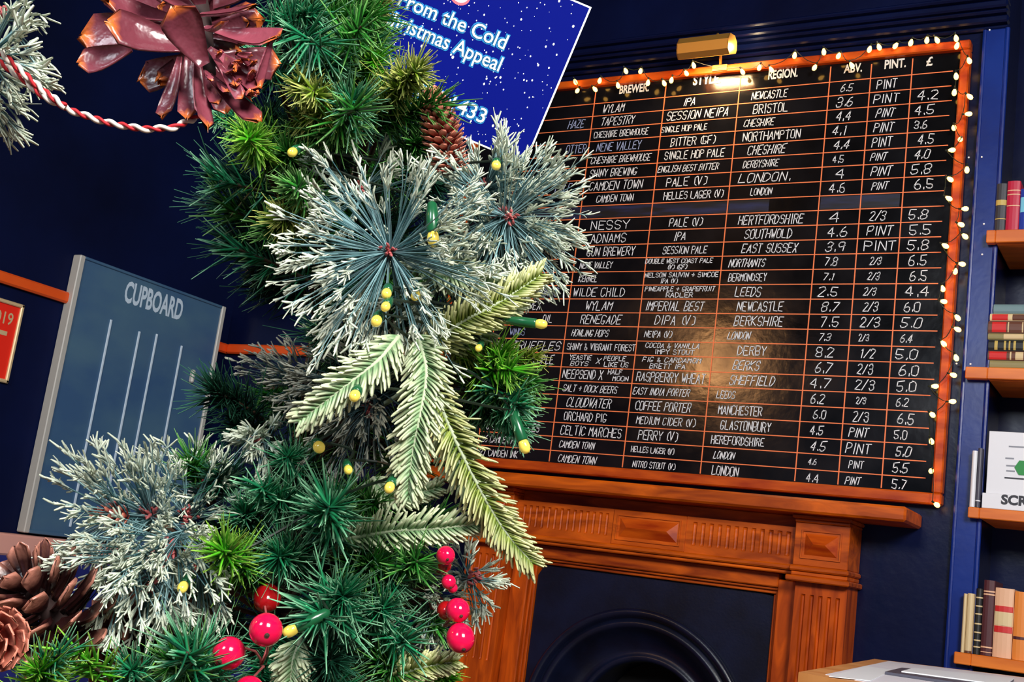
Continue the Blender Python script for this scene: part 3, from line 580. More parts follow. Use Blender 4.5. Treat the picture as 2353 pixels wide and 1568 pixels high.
# fine prop rod that carries the poster, hidden behind the tree
bt = BL+ex*W_*.2+ez*.02-en*.004
MB().tube([bt+ez*.1, (bt[0], bt[1], .02)], .004, 8).build('prop_rod', 'wire', pt); MB().lathe([(.09, 0), (.09, .012), (.01, .018)], (bt[0], bt[1], 0), (0, 0, 1), 20).build('foot', 'wire', pt)
def puv(px, py):
    n_ = en; d = ray(px, py); t = ((BL-CAM)@n_)/(d@n_); P = CAM+d*t-BL; return P@ex, P@ez
def ptext(t, px0, py0, size, px1, py1, glow=True):
    u, v = puv(px0, py0); u1, v1 = puv(px1, py1)
    if glow:
        for du, dv in ((-.0012, -.0012), (.0012, -.0014), (.0012, .0012), (-.0012, .0012)):
            lettering(t, BL+ex*(u+du)+ez*(v+dv)+en*.0006, ex, ez, size, 'cyan', pt, width=u1-u, off=.022, name='lettering_glow')
    lettering(t, BL+ex*u+ez*v+en*.0011, ex, ez, size, 'white', pt, width=u1-u, off=.006)
ptext('In From the Cold', 868, -8, .0265, 1152, 120)
ptext('Christmas Appeal', 868, 48, .0265, 1142, 168)
ptext('020 1433', 945, 215, .026, 1107, 288)
dots = MB(); hh = random.Random(3)
for i in range(330):
    u, v = hh.uniform(.006, W_-.006), hh.uniform(.006, H_-.006); r_ = abs(hh.gauss(0, .00045))+.00028
    P = [BL+ex*(u+r_*math.cos(a))+ez*(v+r_*1.35*math.sin(a))+en*.00045 for a in [k*PI/4 for k in range(8)]]; dots.add(P, [tuple(range(8))])
o = dots.build('snow_dots', 'white', pt); o['kind'] = 'stuff'
u, v = puv(1058, -8); P = [(u+.0125*math.cos(a), v+.011*math.sin(a)) for a in [k*PI/10 for k in range(20)]]
MB().add([BL+ex*a+ez*b+en*.0005 for a, b in P], [tuple(range(20))]).build('printed_emblem', 'pinkprint', pt)
MB().add([BL+ex*(u+(a-u)*.8)+ez*(v+(b-v)*.8+.001)+en*.0008 for a, b in P], [tuple(range(20))]).build('printed_emblem', 'white', pt)

# ------------------------------------------------------------------ Christmas tree
TX, TY = .019, -2.488
tree = empty('christmas_tree', (TX, TY, 0), 'slim artificial Christmas tree with frosted and plain green branches filling the foreground', 'christmas tree')
MB().tube([(TX, TY, .03), (TX, TY, .6), (TX, TY, 1.2), (TX, TY, 1.55)], [.022, .018, .013, .006], 10).build('trunk', 'bark', tree, True)
st = MB(); st.lathe([(.14, 0), (.14, .015), (.03, .05), (.026, .12)], (TX, TY, 0), (0, 0, 1), 24); st.build('stand', 'wire', tree)
def norm(v): v = np.asarray(v, float); return v/(np.linalg.norm(v, axis=-1, keepdims=True)+1e-9)
def needlegeo(base, d, L, rad, bend, t0=0., t1=1., rnd=None, rings=(0, .55, 1.), prof=(1., .9, .35)):
    n_ = len(base); d = norm(d); ref = np.where(np.abs(d[:, 2:3]) < .9, np.array([[0, 0, 1.]]), np.array([[1., 0, 0]]))
    e1 = norm(np.cross(d, ref)); e2 = np.cross(d, e1); rnd = rng.random(n_) if rnd is None else rnd
    V = []; C = []
    for t, pf in zip(rings, prof):
        c = base+d*(L*t)[:, None]+bend*(L*t*t)[:, None]
        for k in range(3):
            a = 2*PI*k/3; V.append(c+(rad*pf)[:, None]*(math.cos(a)*e1+math.sin(a)*e2)*1.0)
            C.append(np.stack([np.full(n_, t0+(t1-t0)*t), rnd, np.zeros(n_), np.ones(n_)], 1))
    m_ = len(rings); V = np.stack(V, 1); C = np.stack(C, 1)
    f = [(i*3+k, i*3+(k+1) % 3, (i+1)*3+(k+1) % 3, (i+1)*3+k) for i in range(m_-1) for k in range(3)]+[((m_-1)*3, (m_-1)*3+1, (m_-1)*3+2, (m_-1)*3+2)]
    f = np.array(f[:-1]); Fc = (f[None]+(np.arange(n_)*m_*3)[:, None, None]).reshape(-1, 4)
    return V.reshape(-1, 3), Fc, C.reshape(-1, 4)
def merge(parts):
    V = []; Fc = []; C = []; k = 0
    for v, f, c in parts: V.append(v); Fc.append(f+k); C.append(c); k += len(v)
    return np.concatenate(V), np.concatenate(Fc), np.concatenate(C)
def stem_from_trunk(p, drop=.05, n_=6):
    p = np.asarray(p); a = np.array([TX, TY, max(.2, min(1.7, p[2]-drop))]); m_ = (a+p)/2+np.array([0, 0, -.012])
    return [a*(1-t)**2+m_*2*t*(1-t)+p*t*t for t in np.linspace(0, 1, n_)]
def rvec(n_, s): return rng.normal(0, s, (n_, 3))
def frost_burst(px, py, d, axis_px, R, count, m='frost', label=None, spread=(35, 105), rr=.00052, stem=None, spray=(4, 7), splen=.0085):
    """long-needled cluster: needles radiate from one bud, each ends in a frosted spray"""
    c = dep(px, py, d); ax = norm(axis_px[0]*RT+axis_px[1]*UP-axis_px[2]*FW); e1 = norm(np.cross(ax, UP)); e2 = np.cross(ax, e1)
    br = MB().tube(stem or stem_from_trunk(c), .0022, 6).build('branch', 'bark', tree, True)
    if label: br['label'] = label
    nb = max(12, count//5); per = 4; ph = np.repeat(rng.uniform(0, 2*PI, nb), per); th = np.repeat(np.radians(rng.uniform(spread[0], spread[1], nb)), per); bl = np.repeat(rng.uniform(.62, 1.08, nb)*np.where(rng.random(nb) < .2, .7, 1), per)
    D = np.sin(th)[:, None]*(np.cos(ph)[:, None]*e1+np.sin(ph)[:, None]*e2)+np.cos(th)[:, None]*ax
    D = norm(D+rvec(len(D), .045))
    n_ = len(D); L = R*bl*rng.uniform(.86, 1.06, n_); B = c+ax*rng.uniform(-.014, .004, n_)[:, None]
    bend = rvec(n_, .05)+np.array([0, 0, -.05]); rnd = rng.random(n_)
    P = [needlegeo(B, D, L, np.full(n_, rr), bend, 0, .62, rnd, (0, .4, .75, 1.), (1, 1, .95, .8))]
    tips = B+D*L[:, None]+bend*L[:, None]; dt = norm(D+2*bend)
    k_ = rng.integers(spray[0], spray[1]); idx = np.repeat(np.arange(n_), k_); bk = rng.uniform(-.010, .001, len(idx))
    P.append(needlegeo(tips[idx]+dt[idx]*bk[:, None], norm(dt[idx]+rvec(len(idx), .26)), splen*rng.uniform(.6, 1.35, len(idx)), rr*rng.uniform(1., 1.9, len(idx)), rvec(len(idx), .12), .75, 1.1, rnd[idx], (0, .5, 1), (.8, 1.15, .8)))
    # short twigs part way down some needles
    sel = rng.random(n_) < .35; idx = np.repeat(np.where(sel)[0], 2); tt = rng.uniform(.72, .95, len(idx))
    P.append(needlegeo(B[idx]+(D[idx]+bend[idx]*tt[:, None])*(L[idx]*tt)[:, None], norm(D[idx]+rvec(len(idx), .35)), .009*rng.uniform(.5, 1.2, len(idx)), np.full(len(idx), rr*.8), rvec(len(idx), .1), .7, 1.0, rnd[idx]))
    V, Fc, C = merge(P); arrmesh('needles', V, Fc, m, C, br, True, True)
    bp = MB()
    for i in range(16): q = c+ax*.005+rng.normal(0, .0028, 3); bp.lathe([(.0004, -.003), (.0013, -.001), (.0012, .002), (.0003, .0045)], q, ax+rng.normal(0, .4, 3), 6)
    bp.build('bud', 'bud', br, True)
def brush(path, length, count, m, ang=(30, 75), rr=.00075, label=None, droop=.0, drop=.04, jitter=.25, mfx=None, tipless=False, trunk=True):
    """bottle-brush branch along a path of points"""
    path = [np.asarray(p) for p in path]; N = 12; P = np.array(path); tt = np.linspace(0, 1, len(P)); s_ = np.linspace(0, 1, N)
    pts = np.stack([np.interp(s_, tt, P[:, k]) for k in range(3)], 1); pts[1:-1] = (pts[:-2]+2*pts[1:-1]+pts[2:])/4
    full = (stem_from_trunk(pts[0], drop)[:-1] if trunk else [])+list(pts)
    br = MB().tube(full, list(np.linspace(.0026, .0009, len(full))), 5).build('branch', 'bark', tree, True)
    if label: br['label'] = label
    u = rng.random(count)**.85; B = np.stack([np.interp(u, s_, pts[:, k]) for k in range(3)], 1)
    T_ = np.gradient(pts, axis=0); T_ = norm(np.stack([np.interp(u, s_, T_[:, k]) for k in range(3)], 1))
    ref = norm(rvec(count, 1)); e = norm(ref-T_*np.sum(ref*T_, 1, keepdims=True)); a = np.radians(rng.uniform(ang[0], ang[1], count))*(1-.45*u)
    D = np.cos(a)[:, None]*T_+np.sin(a)[:, None]*e; L = length*rng.uniform(.45, 1.25, count)*(1-.2*u)
    V, Fc, C = needlegeo(B, D, L, rr*rng.uniform(.8, 1.25, count), rvec(count, jitter*.55)+np.array([0, 0, -droop]), 0, 1.)
    arrmesh('needles', V, Fc, m, C, br, True, True); return br
def frond(path, length, per, m, rr=.00135, label=None, rows=(-1, 1), up=None, drop=.04, lift=.35):
    """flat fir frond: stout blunt needles combed out to both sides of the stem"""
    P = np.array([np.asarray(p) for p in path]); N = 16; s_ = np.linspace(0, 1, N); tt = np.linspace(0, 1, len(P))
    pts = np.stack([np.interp(s_, tt, P[:, k]) for k in range(3)], 1)
    for _ in range(2): pts[1:-1] = (pts[:-2]+2*pts[1:-1]+pts[2:])/4
    full = stem_from_trunk(pts[0], drop)[:-1]+list(pts)
    br = MB().tube(full, list(np.linspace(.0024, .0010, len(full))), 6).build('branch', 'pale_stem', tree, True)
    if label: br['label'] = label
    nz = -FW if up is None else up; out = []
    for side in rows:
        for layer in (0, 1, 2):
            n_ = per; u = (np.arange(n_)+rng.uniform(-.3, .3, n_)+.5*layer)/n_; u = np.clip(u, 0, 1)
            B = np.stack([np.interp(u, s_, pts[:, k]) for k in range(3)], 1); T_ = np.gradient(pts, axis=0); T_ = norm(np.stack([np.interp(u, s_, T_[:, k]) for k in range(3)], 1))
            S = norm(np.cross(T_, nz[None]))*side; lf = (-.15, lift, lift*1.9)[layer]
            f_ = rng.uniform(.45, .75, n_)+.6*u**3; D = norm(S+T_*f_[:, None]+nz*lf+rvec(n_, .10))
            L = length*rng.uniform(.85, 1.1, n_)*(1-.45*u**2.2)*(1-.45*np.exp(-u*9))*(1, .95, .7)[layer]
            out.append(needlegeo(B, D, L, rr*rng.uniform(.8, 1.15, n_), norm(T_)*.22+rvec(n_, .05), 0, 1, None, (0, .12, .55, .92, 1.), (.55, 1., 1.05, .85, .35)))
    V, Fc, C = merge(out); arrmesh('needles', V, Fc, m, C, br, True, True); return br
D_ = dep
# -- big frosted bursts
frost_burst(895, 580, .86, (-.05, .12, 1), .088, 340, 'frost', 'frosted blue-green long-needled branch tip in the middle of the tree', (42, 108))
frost_burst(1155, 490, .93, (.12, .05, 1), .072, 230, 'frost', 'frosted long-needled branch tip in front of the beer board', (40, 108))
frost_burst(830, 440, .93, (.0, .45, 1), .050, 90, 'frost', None, (30, 95))
frost_burst(1130, 560, .95, (.6, -.45, 1), .060, 150, 'frost', None, (30, 90))
frost_burst(1020, 640, .93, (.3, -.6, 1), .060, 130, 'frost', None, (30, 90))
frost_burst(1110, 440, .95, (.15, .75, .8), .058, 150, 'frost', None, (10, 75))
frost_burst(1165, 500, .92, (.5, -.1, 1), .078, 170, 'frost', None, (40, 100))
frost_burst(1200, 560, .95, (.5, -.3, 1), .048, 110, 'frost', None, (20, 85))
frost_burst(470, 1130, .93, (.1, .6, 1), .058, 90, 'frost', None, (20, 80))
frost_burst(340, 1180, .87, (-.3, .7, .9), .070, 90, 'frost', None, (10, 60))
frost_burst(460, 1290, .86, (.1, -.7, 1), .050, 100, 'frost', None, (20, 80))
frost_burst(350, 1330, .83, (-.2, -.8, 1), .046, 100, 'frost', None, (20, 80))
frost_burst(270, 1180, .84, (-.6, .3, 1), .064, 80, 'frost', 'frosted long-needled branch tip in front of the CUPBOARD board', (30, 95))
frost_burst(350, 1190, .86, (-.1, .5, 1), .068, 100, 'frost', None, (25, 85))
frost_burst(430, 1190, .90, (.1, .5, 1), .064, 90, 'frost', None, (25, 85))
frost_burst(400, 1250, .83, (-.3, -.7, 1), .058, 100, 'frost', None, (20, 80))
frost_burst(300, 1280, .82, (-.4, -.8, .8), .052, 70, 'frost', None, (15, 70))
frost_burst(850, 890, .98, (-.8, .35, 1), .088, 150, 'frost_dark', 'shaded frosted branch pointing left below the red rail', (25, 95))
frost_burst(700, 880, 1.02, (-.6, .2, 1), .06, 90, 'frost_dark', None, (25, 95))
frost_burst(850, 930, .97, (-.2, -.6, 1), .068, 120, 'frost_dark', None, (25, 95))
frost_burst(10, 40, .66, (.3, -.1, 1), .036, 90, 'frost', None, (20, 110), stem=[D_(10, 40, .66), D_(-120, -150, .68), D_(100, -420, .85), D_(740, -330, 1.2)], splen=.008)
frost_burst(-30, 130, .62, (.5, -.1, 1), .038, 130, 'frost', 'frosted branch tip at the upper left corner', (20, 110), stem=[D_(-30, 110, .62), D_(-120, -150, .68), D_(100, -420, .85), D_(740, -330, 1.2)], splen=.008)
frost_burst(-40, 205, .66, (.2, -.6, 1), .034, 130, 'frost', None, (20, 90), stem=[D_(-40, 205, .66), D_(-140, -100, .7), D_(60, -420, .9), D_(740, -330, 1.2)], splen=.008)
frost_burst(1080, 1330, .93, (.7, .1, 1), .032, 70, 'frost', 'short frosted sprig beside the fireplace', (20, 90))
frost_burst(1000, 1370, .93, (.2, -.4, 1), .036, 60, 'frost', None, (20, 90))
frost_burst(960, 1450, .95, (.1, -.6, 1), .040, 60, 'frost', None, (20, 90))
frost_burst(600, 1010, .95, (-.5, -.2, 1), .03, 40, 'frost', None, (20, 90))
# -- flat fronds
frond([D_(915, 775, .82), D_(870, 830, .80), D_(790, 890, .79), D_(692, 965, .79)], .0215, 26, 'frond', label='pale powdered fir frond pointing down to the left')
frond([D_(960, 770, .86), D_(985, 850, .84), D_(965, 960, .82), D_(945, 1050, .82), D_(938, 1140, .82)], .0225, 34, 'frond', label='pale powdered fir frond hanging straight down')
frond([D_(985, 860, .90), D_(1040, 1000, .87), D_(1110, 1140, .86), D_(1165, 1230, .86), D_(1222, 1292, .86)], .0235, 38, 'frond_y', label='long yellow-green fir frond pointing down at the fireplace')
frond([D_(1000, 900, .92), D_(1030, 1000, .90), D_(1080, 1120, .89), D_(1150, 1240, .89)], .022, 30, 'frond')
frond([D_(980, 800, .90), D_(1060, 740, .88), D_(1150, 695, .88), D_(1242, 632, .88)], .0215, 32, 'frond_y', label='yellow-green fir frond pointing up at the beer board')
frond([D_(1010, 800, .92), D_(1080, 760, .91), D_(1180, 700, .91)], .020, 22, 'frond')
frond([D_(790, 1240, .90), D_(900, 1220, .88), D_(1010, 1215, .87), D_(1130, 1200, .87)], .020, 32, 'frond', label='fir frond lying level above the red berries')
frond([D_(690, 1470, .84), D_(672, 1520, .83), D_(665, 1600, .83)], .018, 20, 'frond')
frond([D_(900, 1560, .86), D_(960, 1535, .85), D_(1045, 1520, .85)], .016, 22, 'frond_y')
frond([D_(960, 620, .93), D_(1060, 640, .90), D_(1180, 660, .89)], .020, 24, 'frond')
frond([D_(860, 1100, .92), D_(900, 1150, .9), D_(1010, 1120, .9)], .016, 22, 'frond')
# -- green bottle-brush branches: (x0,y0,d0, x1,y1,d1, needle, count, material)
BR_ = [
 (640, 20, 1.0, 830, -30, .95, .034, 380, 'green'), (700, 60, .98, 860, 40, .92, .036, 420, 'green'), (780, 90, 1.0, 880, -20, .95, .034, 300, 'olive'), (620, 60, .95, 720, 30, .9, .03, 260, 'teal'),
 (760, 110, .98, 850, 100, .93, .034, 330, 'teal'), (700, 180, .96, 760, 150, .90, .034, 320, 'teal'), (640, 190, .95, 600, 120, .88, .028, 260, 'teal'),
 (780, 300, .96, 812, 232, .86, .036, 460, 'teal'), (860, 260, .95, 960, 165, .88, .030, 420, 'olive'), (840, 300, .96, 1000, 240, .90, .034, 460, 'green'), (740, 230, .95, 690, 200, .88, .026, 300, 'olive'),
 (800, 200, .98, 860, 140, .92, .030, 300, 'lime'), (720, 330, .98, 780, 300, .9, .036, 380, 'green'), (690, 280, .97, 740, 260, .88, .028, 280, 'olive'),
 (620, 380, .96, 575, 315, .86, .028, 420, 'lime'), (660, 340, .97, 560, 300, .88, .03, 320, 'green'), (700, 420, .97, 660, 350, .90, .03, 320, 'green'), (580, 300, .93, 500, 270, .88, .02, 180, 'teal'),
 (720, 470, .96, 680, 425, .87, .026, 380, 'green'), (740, 520, .97, 650, 500, .90, .03, 340, 'olive'), (700, 560, 1.0, 620, 520, .92, .032, 300, 'green'),
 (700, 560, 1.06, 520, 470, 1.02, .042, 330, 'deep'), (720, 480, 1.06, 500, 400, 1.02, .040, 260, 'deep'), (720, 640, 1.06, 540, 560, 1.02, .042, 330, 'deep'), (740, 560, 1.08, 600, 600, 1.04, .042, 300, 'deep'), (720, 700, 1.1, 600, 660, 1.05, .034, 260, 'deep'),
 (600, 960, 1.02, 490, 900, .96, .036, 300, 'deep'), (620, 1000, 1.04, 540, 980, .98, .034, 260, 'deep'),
 (1080, 870, .97, 1150, 820, .90, .030, 380, 'lime'), (1080, 900, .97, 1190, 910, .90, .032, 420, 'green'), (1060, 940, .98, 1150, 960, .92, .030, 300, 'teal'), (1130, 880, .94, 1215, 880, .90, .026, 260, 'green'), (1100, 840, .96, 1230, 820, .92, .020, 160, 'olive'), (1060, 820, .98, 1110, 860, .93, .026, 260, 'lime'),
 (1140, 930, .92, 1190, 990, .89, .024, 240, 'teal'),
 (760, 1200, .97, 757, 1165, .86, .040, 420, 'teal'), (700, 1180, .98, 640, 1150, .90, .034, 280, 'teal'), (800, 1150, .98, 860, 1160, .9, .034, 320, 'green'), (680, 1090, .99, 660, 1050, .92, .03, 260, 'teal'),
 (560, 1320, .92, 510, 1260, .82, .030, 460, 'lime'), (600, 1340, .92, 560, 1300, .84, .028, 300, 'green'),
 (700, 1300, .95, 640, 1280, .86, .040, 360, 'teal'), (780, 1300, .95, 860, 1300, .88, .036, 380, 'green'), (820, 1360, .94, 900, 1330, .88, .036, 340, 'teal'),
 (760, 1400, .94, 790, 1370, .84, .044, 460, 'teal'), (800, 1440, .94, 880, 1400, .86, .036, 380, 'teal'), (740, 1500, .92, 760, 1520, .84, .04, 380, 'deep'), (840, 1500, .93, 900, 1540, .86, .036, 380, 'green'),
 (640, 1440, .92, 600, 1560, .84, .036, 300, 'teal'), (520, 1560, .88, 430, 1490, .78, .038, 360, 'teal'), (460, 1600, .86, 400, 1520, .76, .036, 320, 'green'), (340, 1600, .84, 300, 1540, .76, .03, 280, 'teal'),
 (120, 1640, .78, 90, 1540, .70, .032, 260, 'lime'), (30, 1640, .76, 140, 1500, .70, .030, 200, 'teal'), (960, 1540, .92, 1030, 1560, .87, .022, 260, 'lime'), (720, 1560, .9, 780, 1600, .84, .04, 300, 'teal'),
 (560, 1130, .98, 500, 1100, .9, .034, 280, 'deep'), (470, 1150, .95, 440, 1060, .9, .03, 220, 'green'), (600, 1230, .95, 560, 1180, .9, .034, 260, 'teal'), (900, 1260, .95, 960, 1300, .9, .028, 300, 'green'),
 (960, 1400, .97, 1000, 1440, .92, .026, 220, 'green'), (880, 700, .98, 940, 660, .92, .03, 200, 'green'), (900, 380, .98, 960, 330, .92, .03, 260, 'green'), (1020, 700, .97, 1060, 800, .92, .028, 240, 'olive'),
 (880, 640, 1.0, 800, 700, .95, .034, 200, 'deep'), (980, 980, 1.0, 1060, 1050, .96, .026, 220, 'green'),
]
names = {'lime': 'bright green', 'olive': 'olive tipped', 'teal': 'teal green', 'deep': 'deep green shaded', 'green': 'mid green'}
for x0_, y0_, d0, x1_, y1_, d1, L, n_, m in BR_:
    brush([D_(x0_, y0_, d0), D_((x0_+x1_)/2, (y0_+y1_)/2-6, (d0+d1)/2), D_(x1_, y1_, d1)], L*1.05, int(n_*.78), m, label=names[m]+' bushy branch')
for (x0_, y0_, d0, x1_, y1_, d1, L, n_, m, rq) in [(740, 330, .95, 815, 250, .83, .036, 90, 'green', .0012), (780, 150, .95, 830, 60, .86, .036, 90, 'green', .0011), (650, 60, .93, 740, 110, .86, .04, 80, 'teal', .0011),
  (600, 360, .93, 570, 318, .83, .024, 110, 'lime', .0012), (720, 480, .95, 684, 430, .84, .024, 100, 'green', .0011), (760, 1250, .93, 755, 1165, .83, .040, 90, 'teal', .0013), (780, 1400, .9, 735, 1420, .81, .044, 100, 'teal', .0012),
  (560, 1330, .88, 512, 1265, .79, .030, 110, 'lime', .0011), (470, 1600, .82, 430, 1500, .74, .036, 90, 'teal', .0012), (1120, 880, .93, 1190, 935, .87, .032, 90, 'teal', .0012), (1100, 860, .93, 1175, 850, .87, .028, 80, 'lime', .0011),
  (700, 560, 1.02, 520, 480, .98, .044, 70, 'green', .0010), (720, 650, 1.02, 540, 570, .98, .044, 60, 'teal', .0010), (700, 470, 1.0, 500, 415, .97, .036, 50, 'teal', .0010), (300, 1620, .80, 180, 1500, .72, .03, 60, 'lime', .0011),
  (760, 250, .93, 720, 210, .85, .022, 110, 'olive', .0011), (900, 220, .93, 955, 165, .86, .022, 110, 'olive', .0011), (640, 1180, .93, 600, 1120, .88, .03, 80, 'teal', .0011), (900, 1330, .9, 960, 1290, .86, .03, 80, 'green', .0010), (860, 1450, .9, 930, 1480, .85, .034, 80, 'teal', .0011)]:
    brush([D_(x0_, y0_, d0), D_((x0_+x1_)/2, (y0_+y1_)/2-4, (d0+d1)/2), D_(x1_, y1_, d1)], L, n_, m, ang=(40, 95), rr=rq, label=names[m]+' branch tip with thick needles', jitter=.12)
# -- inner branches that fill the body of the tree
cenL = [(0, 600, 900), (150, 640, 950), (300, 520, 990), (450, 560, 1040), (600, 620, 1060), (750, 660, 1040), (900, 560, 1060), (1050, 600, 1060), (1200, 500, 1060), (1350, 400, 1030), (1500, 250, 1000)]
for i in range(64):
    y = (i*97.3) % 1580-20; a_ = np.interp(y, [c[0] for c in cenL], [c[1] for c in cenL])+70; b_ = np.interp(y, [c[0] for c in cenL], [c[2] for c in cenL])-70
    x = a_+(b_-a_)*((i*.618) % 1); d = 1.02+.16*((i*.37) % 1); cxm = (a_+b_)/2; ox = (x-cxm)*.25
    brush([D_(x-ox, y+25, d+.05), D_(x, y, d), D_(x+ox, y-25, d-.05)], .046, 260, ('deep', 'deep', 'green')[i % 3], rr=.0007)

# ------------------------------------------------------------------ cones
def scale_mesh(base, tip, width, nrm, curl=.25, thick=.0012, cup=.2, rag=.0, wpow=.8, rnd=.5):
    base = np.asarray(base); tip = np.asarray(tip); t = tip-base; L = np.linalg.norm(t); t /= L; nrm = np.asarray(nrm, float); nrm = norm(nrm-t*(nrm@t)); s = np.cross(t, nrm)
    NU, NV = 9, 7; V = []; C = []
    for lay in (0, 1):
        for i in range(NU):
            u = i/(NU-1); wv = width/2*(.30+.70*math.sin(u**wpow*PI*.62))*(math.sqrt(max(0, 1-max(0, (u-.84)/.16)**2))*.88+.12)
            for j in range(NV):
                v = -1+2*j/(NV-1); jag = 1+rag*rng.normal()*(u > .5)
                p = base+t*L*u*jag+s*wv*v*jag+nrm*(curl*L*u*u-cup*width*(1-v*v)*math.sin(PI*u)*1.0)-nrm*(thick*(1.2-.6*u) if lay else 0)
                V.append(p); C.append((u, rnd, 0, 1))
    K = NU*NV; Fc = []
    for i in range(NU-1):
        for j in range(NV-1):
            a = i*NV+j; Fc.append((a, a+1, a+NV+1, a+NV)); Fc.append((K+a, K+a+NV, K+a+NV+1, K+a+1))
    for i in range(NU-1):
        for j in (0, NV-1): a = i*NV+j; Fc.append((a, a+NV, K+a+NV, K+a))
    for j in range(NV-1):
        for i in (0, NU-1): a = i*NV+j; Fc.append((a, a+1, K+a+1, K+a))
    return np.array(V), np.array(Fc), np.array(C)
c1 = empty('pine_cone', D_(430, 60, .64), 'big open plum-brown pine cone with orange tips at the top left', 'pine cone')
big = [((440, 105, .62), (246, 62, .60), 88, (0, .5, .85)), ((470, 150, .60), (398, 18, .585), 74, (.3, .1, 1)), ((400, 40, .64), (236, 8, .62), 60, (0, .6, .8)), ((300, 108, .64), (186, 150, .64), 52, (0, .3, 1)),
 ((455, 110, .61), (457, 302, .60), 46, (.8, 0, .6)), ((432, 120, .62), (432, 282, .61), 44, (.2, 0, 1)), ((412, 130, .64), (380, 276, .63), 40, (-.3, 0, 1)), ((480, 170, .61), (592, 286, .60), 50, (.3, .5, .8)),
 ((500, 70, .62), (642, 92, .60), 62, (0, .7, .7)), ((628, 85, .60), (592, 200, .60), 26, (.9, 0, .5)), ((460, 30, .63), (590, 24, .61), 44, (0, .8, .6)), ((500, 120, .61), (600, 205, .60), 46, (.1, .3, 1)),
 ((480, 110, .62), (545, 170, .595), 40, (-.2, .3, 1)), ((440, 20, .64), (330, -70, .62), 70, (0, .5, .8)), ((460, 10, .64), (430, -90, .62), 70, (0, .3, 1)), ((490, 10, .64), (590, -60, .62), 70, (0, .4, 1)),
 ((440, 130, .67), (330, 190, .68), 60, (0, .3, 1)), ((400, 60, .68), (200, 90, .70), 80, (0, .2, 1)), ((440, 90, .68), (260, -30, .70), 80, (0, .2, 1)), ((500, 130, .66), (640, 150, .67), 60, (0, .2, 1)), ((480, 140, .66), (520, 260, .66), 50, (0, .2, 1)), ((505, 150, .60), (560, 230, .595), 30, (.2, -.2, 1)), ((470, 60, .62), (520, 75, .59), 40, (.2, .4, 1)), ((470, 175, .62), (500, 240, .60), 30, (.2, .1, 1))]
for (a, b, wpx, nn) in big:
    nv = nn[0]*RT+nn[1]*UP-nn[2]*FW; V, Fc, C = scale_mesh(D_(*a), D_(*b), wpx*(1.3 if wpx > 50 else 1.)*b[2]/FPX, nv, random.uniform(.02, .16), .0013, .16, .03, 1.15, random.random())
    arrmesh('scale', V, Fc, 'cone_red', C, c1, True)
rr_ = random.Random(5)
for i in range(26):
    a0 = rr_.uniform(0, 2*PI); lx, ly = math.cos(a0), math.sin(a0); L0 = rr_.uniform(70, 150); cx0, cy0 = 450+20*lx, 70+50*ly
    dd = .655+rr_.uniform(0, .03); nv = (lx*.4)*RT-(ly*.4)*UP-FW
    V, Fc, C = scale_mesh(D_(cx0, cy0, dd), D_(cx0+L0*lx, cy0+L0*.9*ly, dd-.004), rr_.uniform(30, 55)*dd/FPX, nv, rr_.uniform(.05, .3), .0012, .16, .05, 1.15, 0.)  # rear scales in the darkest tone, shade of the gaps put into the colour
    arrmesh('scale', V, Fc, 'cone_red', C, c1, True)
for i in range(14):
    px_, py_ = 520+rr_.uniform(-50, 70), 165+rr_.uniform(-45, 55)
    V, Fc, C = scale_mesh(D_(px_, py_, .605), D_(px_+rr_.uniform(5, 45), py_+rr_.uniform(-10, 40), .597), rr_.uniform(14, 26)*.6/FPX, (rr_.uniform(-1, 1))*RT+rr_.uniform(-.3, 1)*UP-FW, rr_.uniform(-.3, .5), .001, .25, .12, 1., 1.)
    arrmesh('scale', V, Fc, 'cone_red', C, c1, True)
MB().tube([D_(440, -60, .66), D_(450, 60, .65), D_(475, 170, .63)], [.007, .009, .005], 10).build('core', 'socle', c1, True)
def cone(px, py, d, axis, R, L, nsc, m, label, slen, swid, open_=60, tipc=1., curl=.15):
    c = dep(px, py, d); ax = norm(axis[0]*RT+axis[1]*UP-axis[2]*FW); e1 = norm(np.cross(ax, UP+.01*RT)); e2 = np.cross(ax, e1)
    o = empty('pine_cone', c-ax*L/2, label, 'pine cone')
    MB().lathe([(R*.15, -L/2), (R*.28, -L*.2), (R*.26, L*.2), (R*.1, L*.46)], c, ax, 10).build('core', 'socle', o, True)
    for i in range(nsc):
        t = i/(nsc-1); a = i*2.39996; rad = e1*math.cos(a)+e2*math.sin(a); k = math.sin(PI*(.18+.74*t))
        op = math.radians(open_*(1.25-.75*t)); D = rad*math.sin(op)+ax*math.cos(op); b = c+ax*(-L/2+L*.92*t)+rad*R*.25*k
        V, Fc, C = scale_mesh(b, b+D*slen*(.55+.55*k), swid*(.6+.5*k), norm(ax*math.sin(op)-rad*math.cos(op)), curl, swid*.16, .12, .02, 1.3, random.random())
        arrmesh('scale', V, Fc, m, C, o, True)
cone(105, 1400, .80, (-.45, .80, .45), .030, .060, 46, 'cone_brown', 'open brown pine cone at the lower left, in front of the blue bench', .036, .017, 84)
cone(330, 1480, .885, (.3, .3, .8), .030, .07, 48, 'cone_brown', 'brown pine cone half hidden under the frosted needles at the lower left', .038, .017, 84)
cone(-15, 1470, .68, (.1, .1, 1), .016, .035, 40, 'cone_rust', 'rust coloured pine cone cut by the left edge of the picture', .016, .012, 70)
cone(1015, 300, .91, (-.24, .95, .1), .017, .064, 150, 'cone_rust', 'slim rust-red pine cone standing in front of the blue poster', .0125, .0056, 78)
cone(255, 1185, .835, (-.9, .1, .4), .006, .024, 40, 'cone_rust', 'small dusty pink cone in front of the CUPBOARD board', .008, .004, 60)
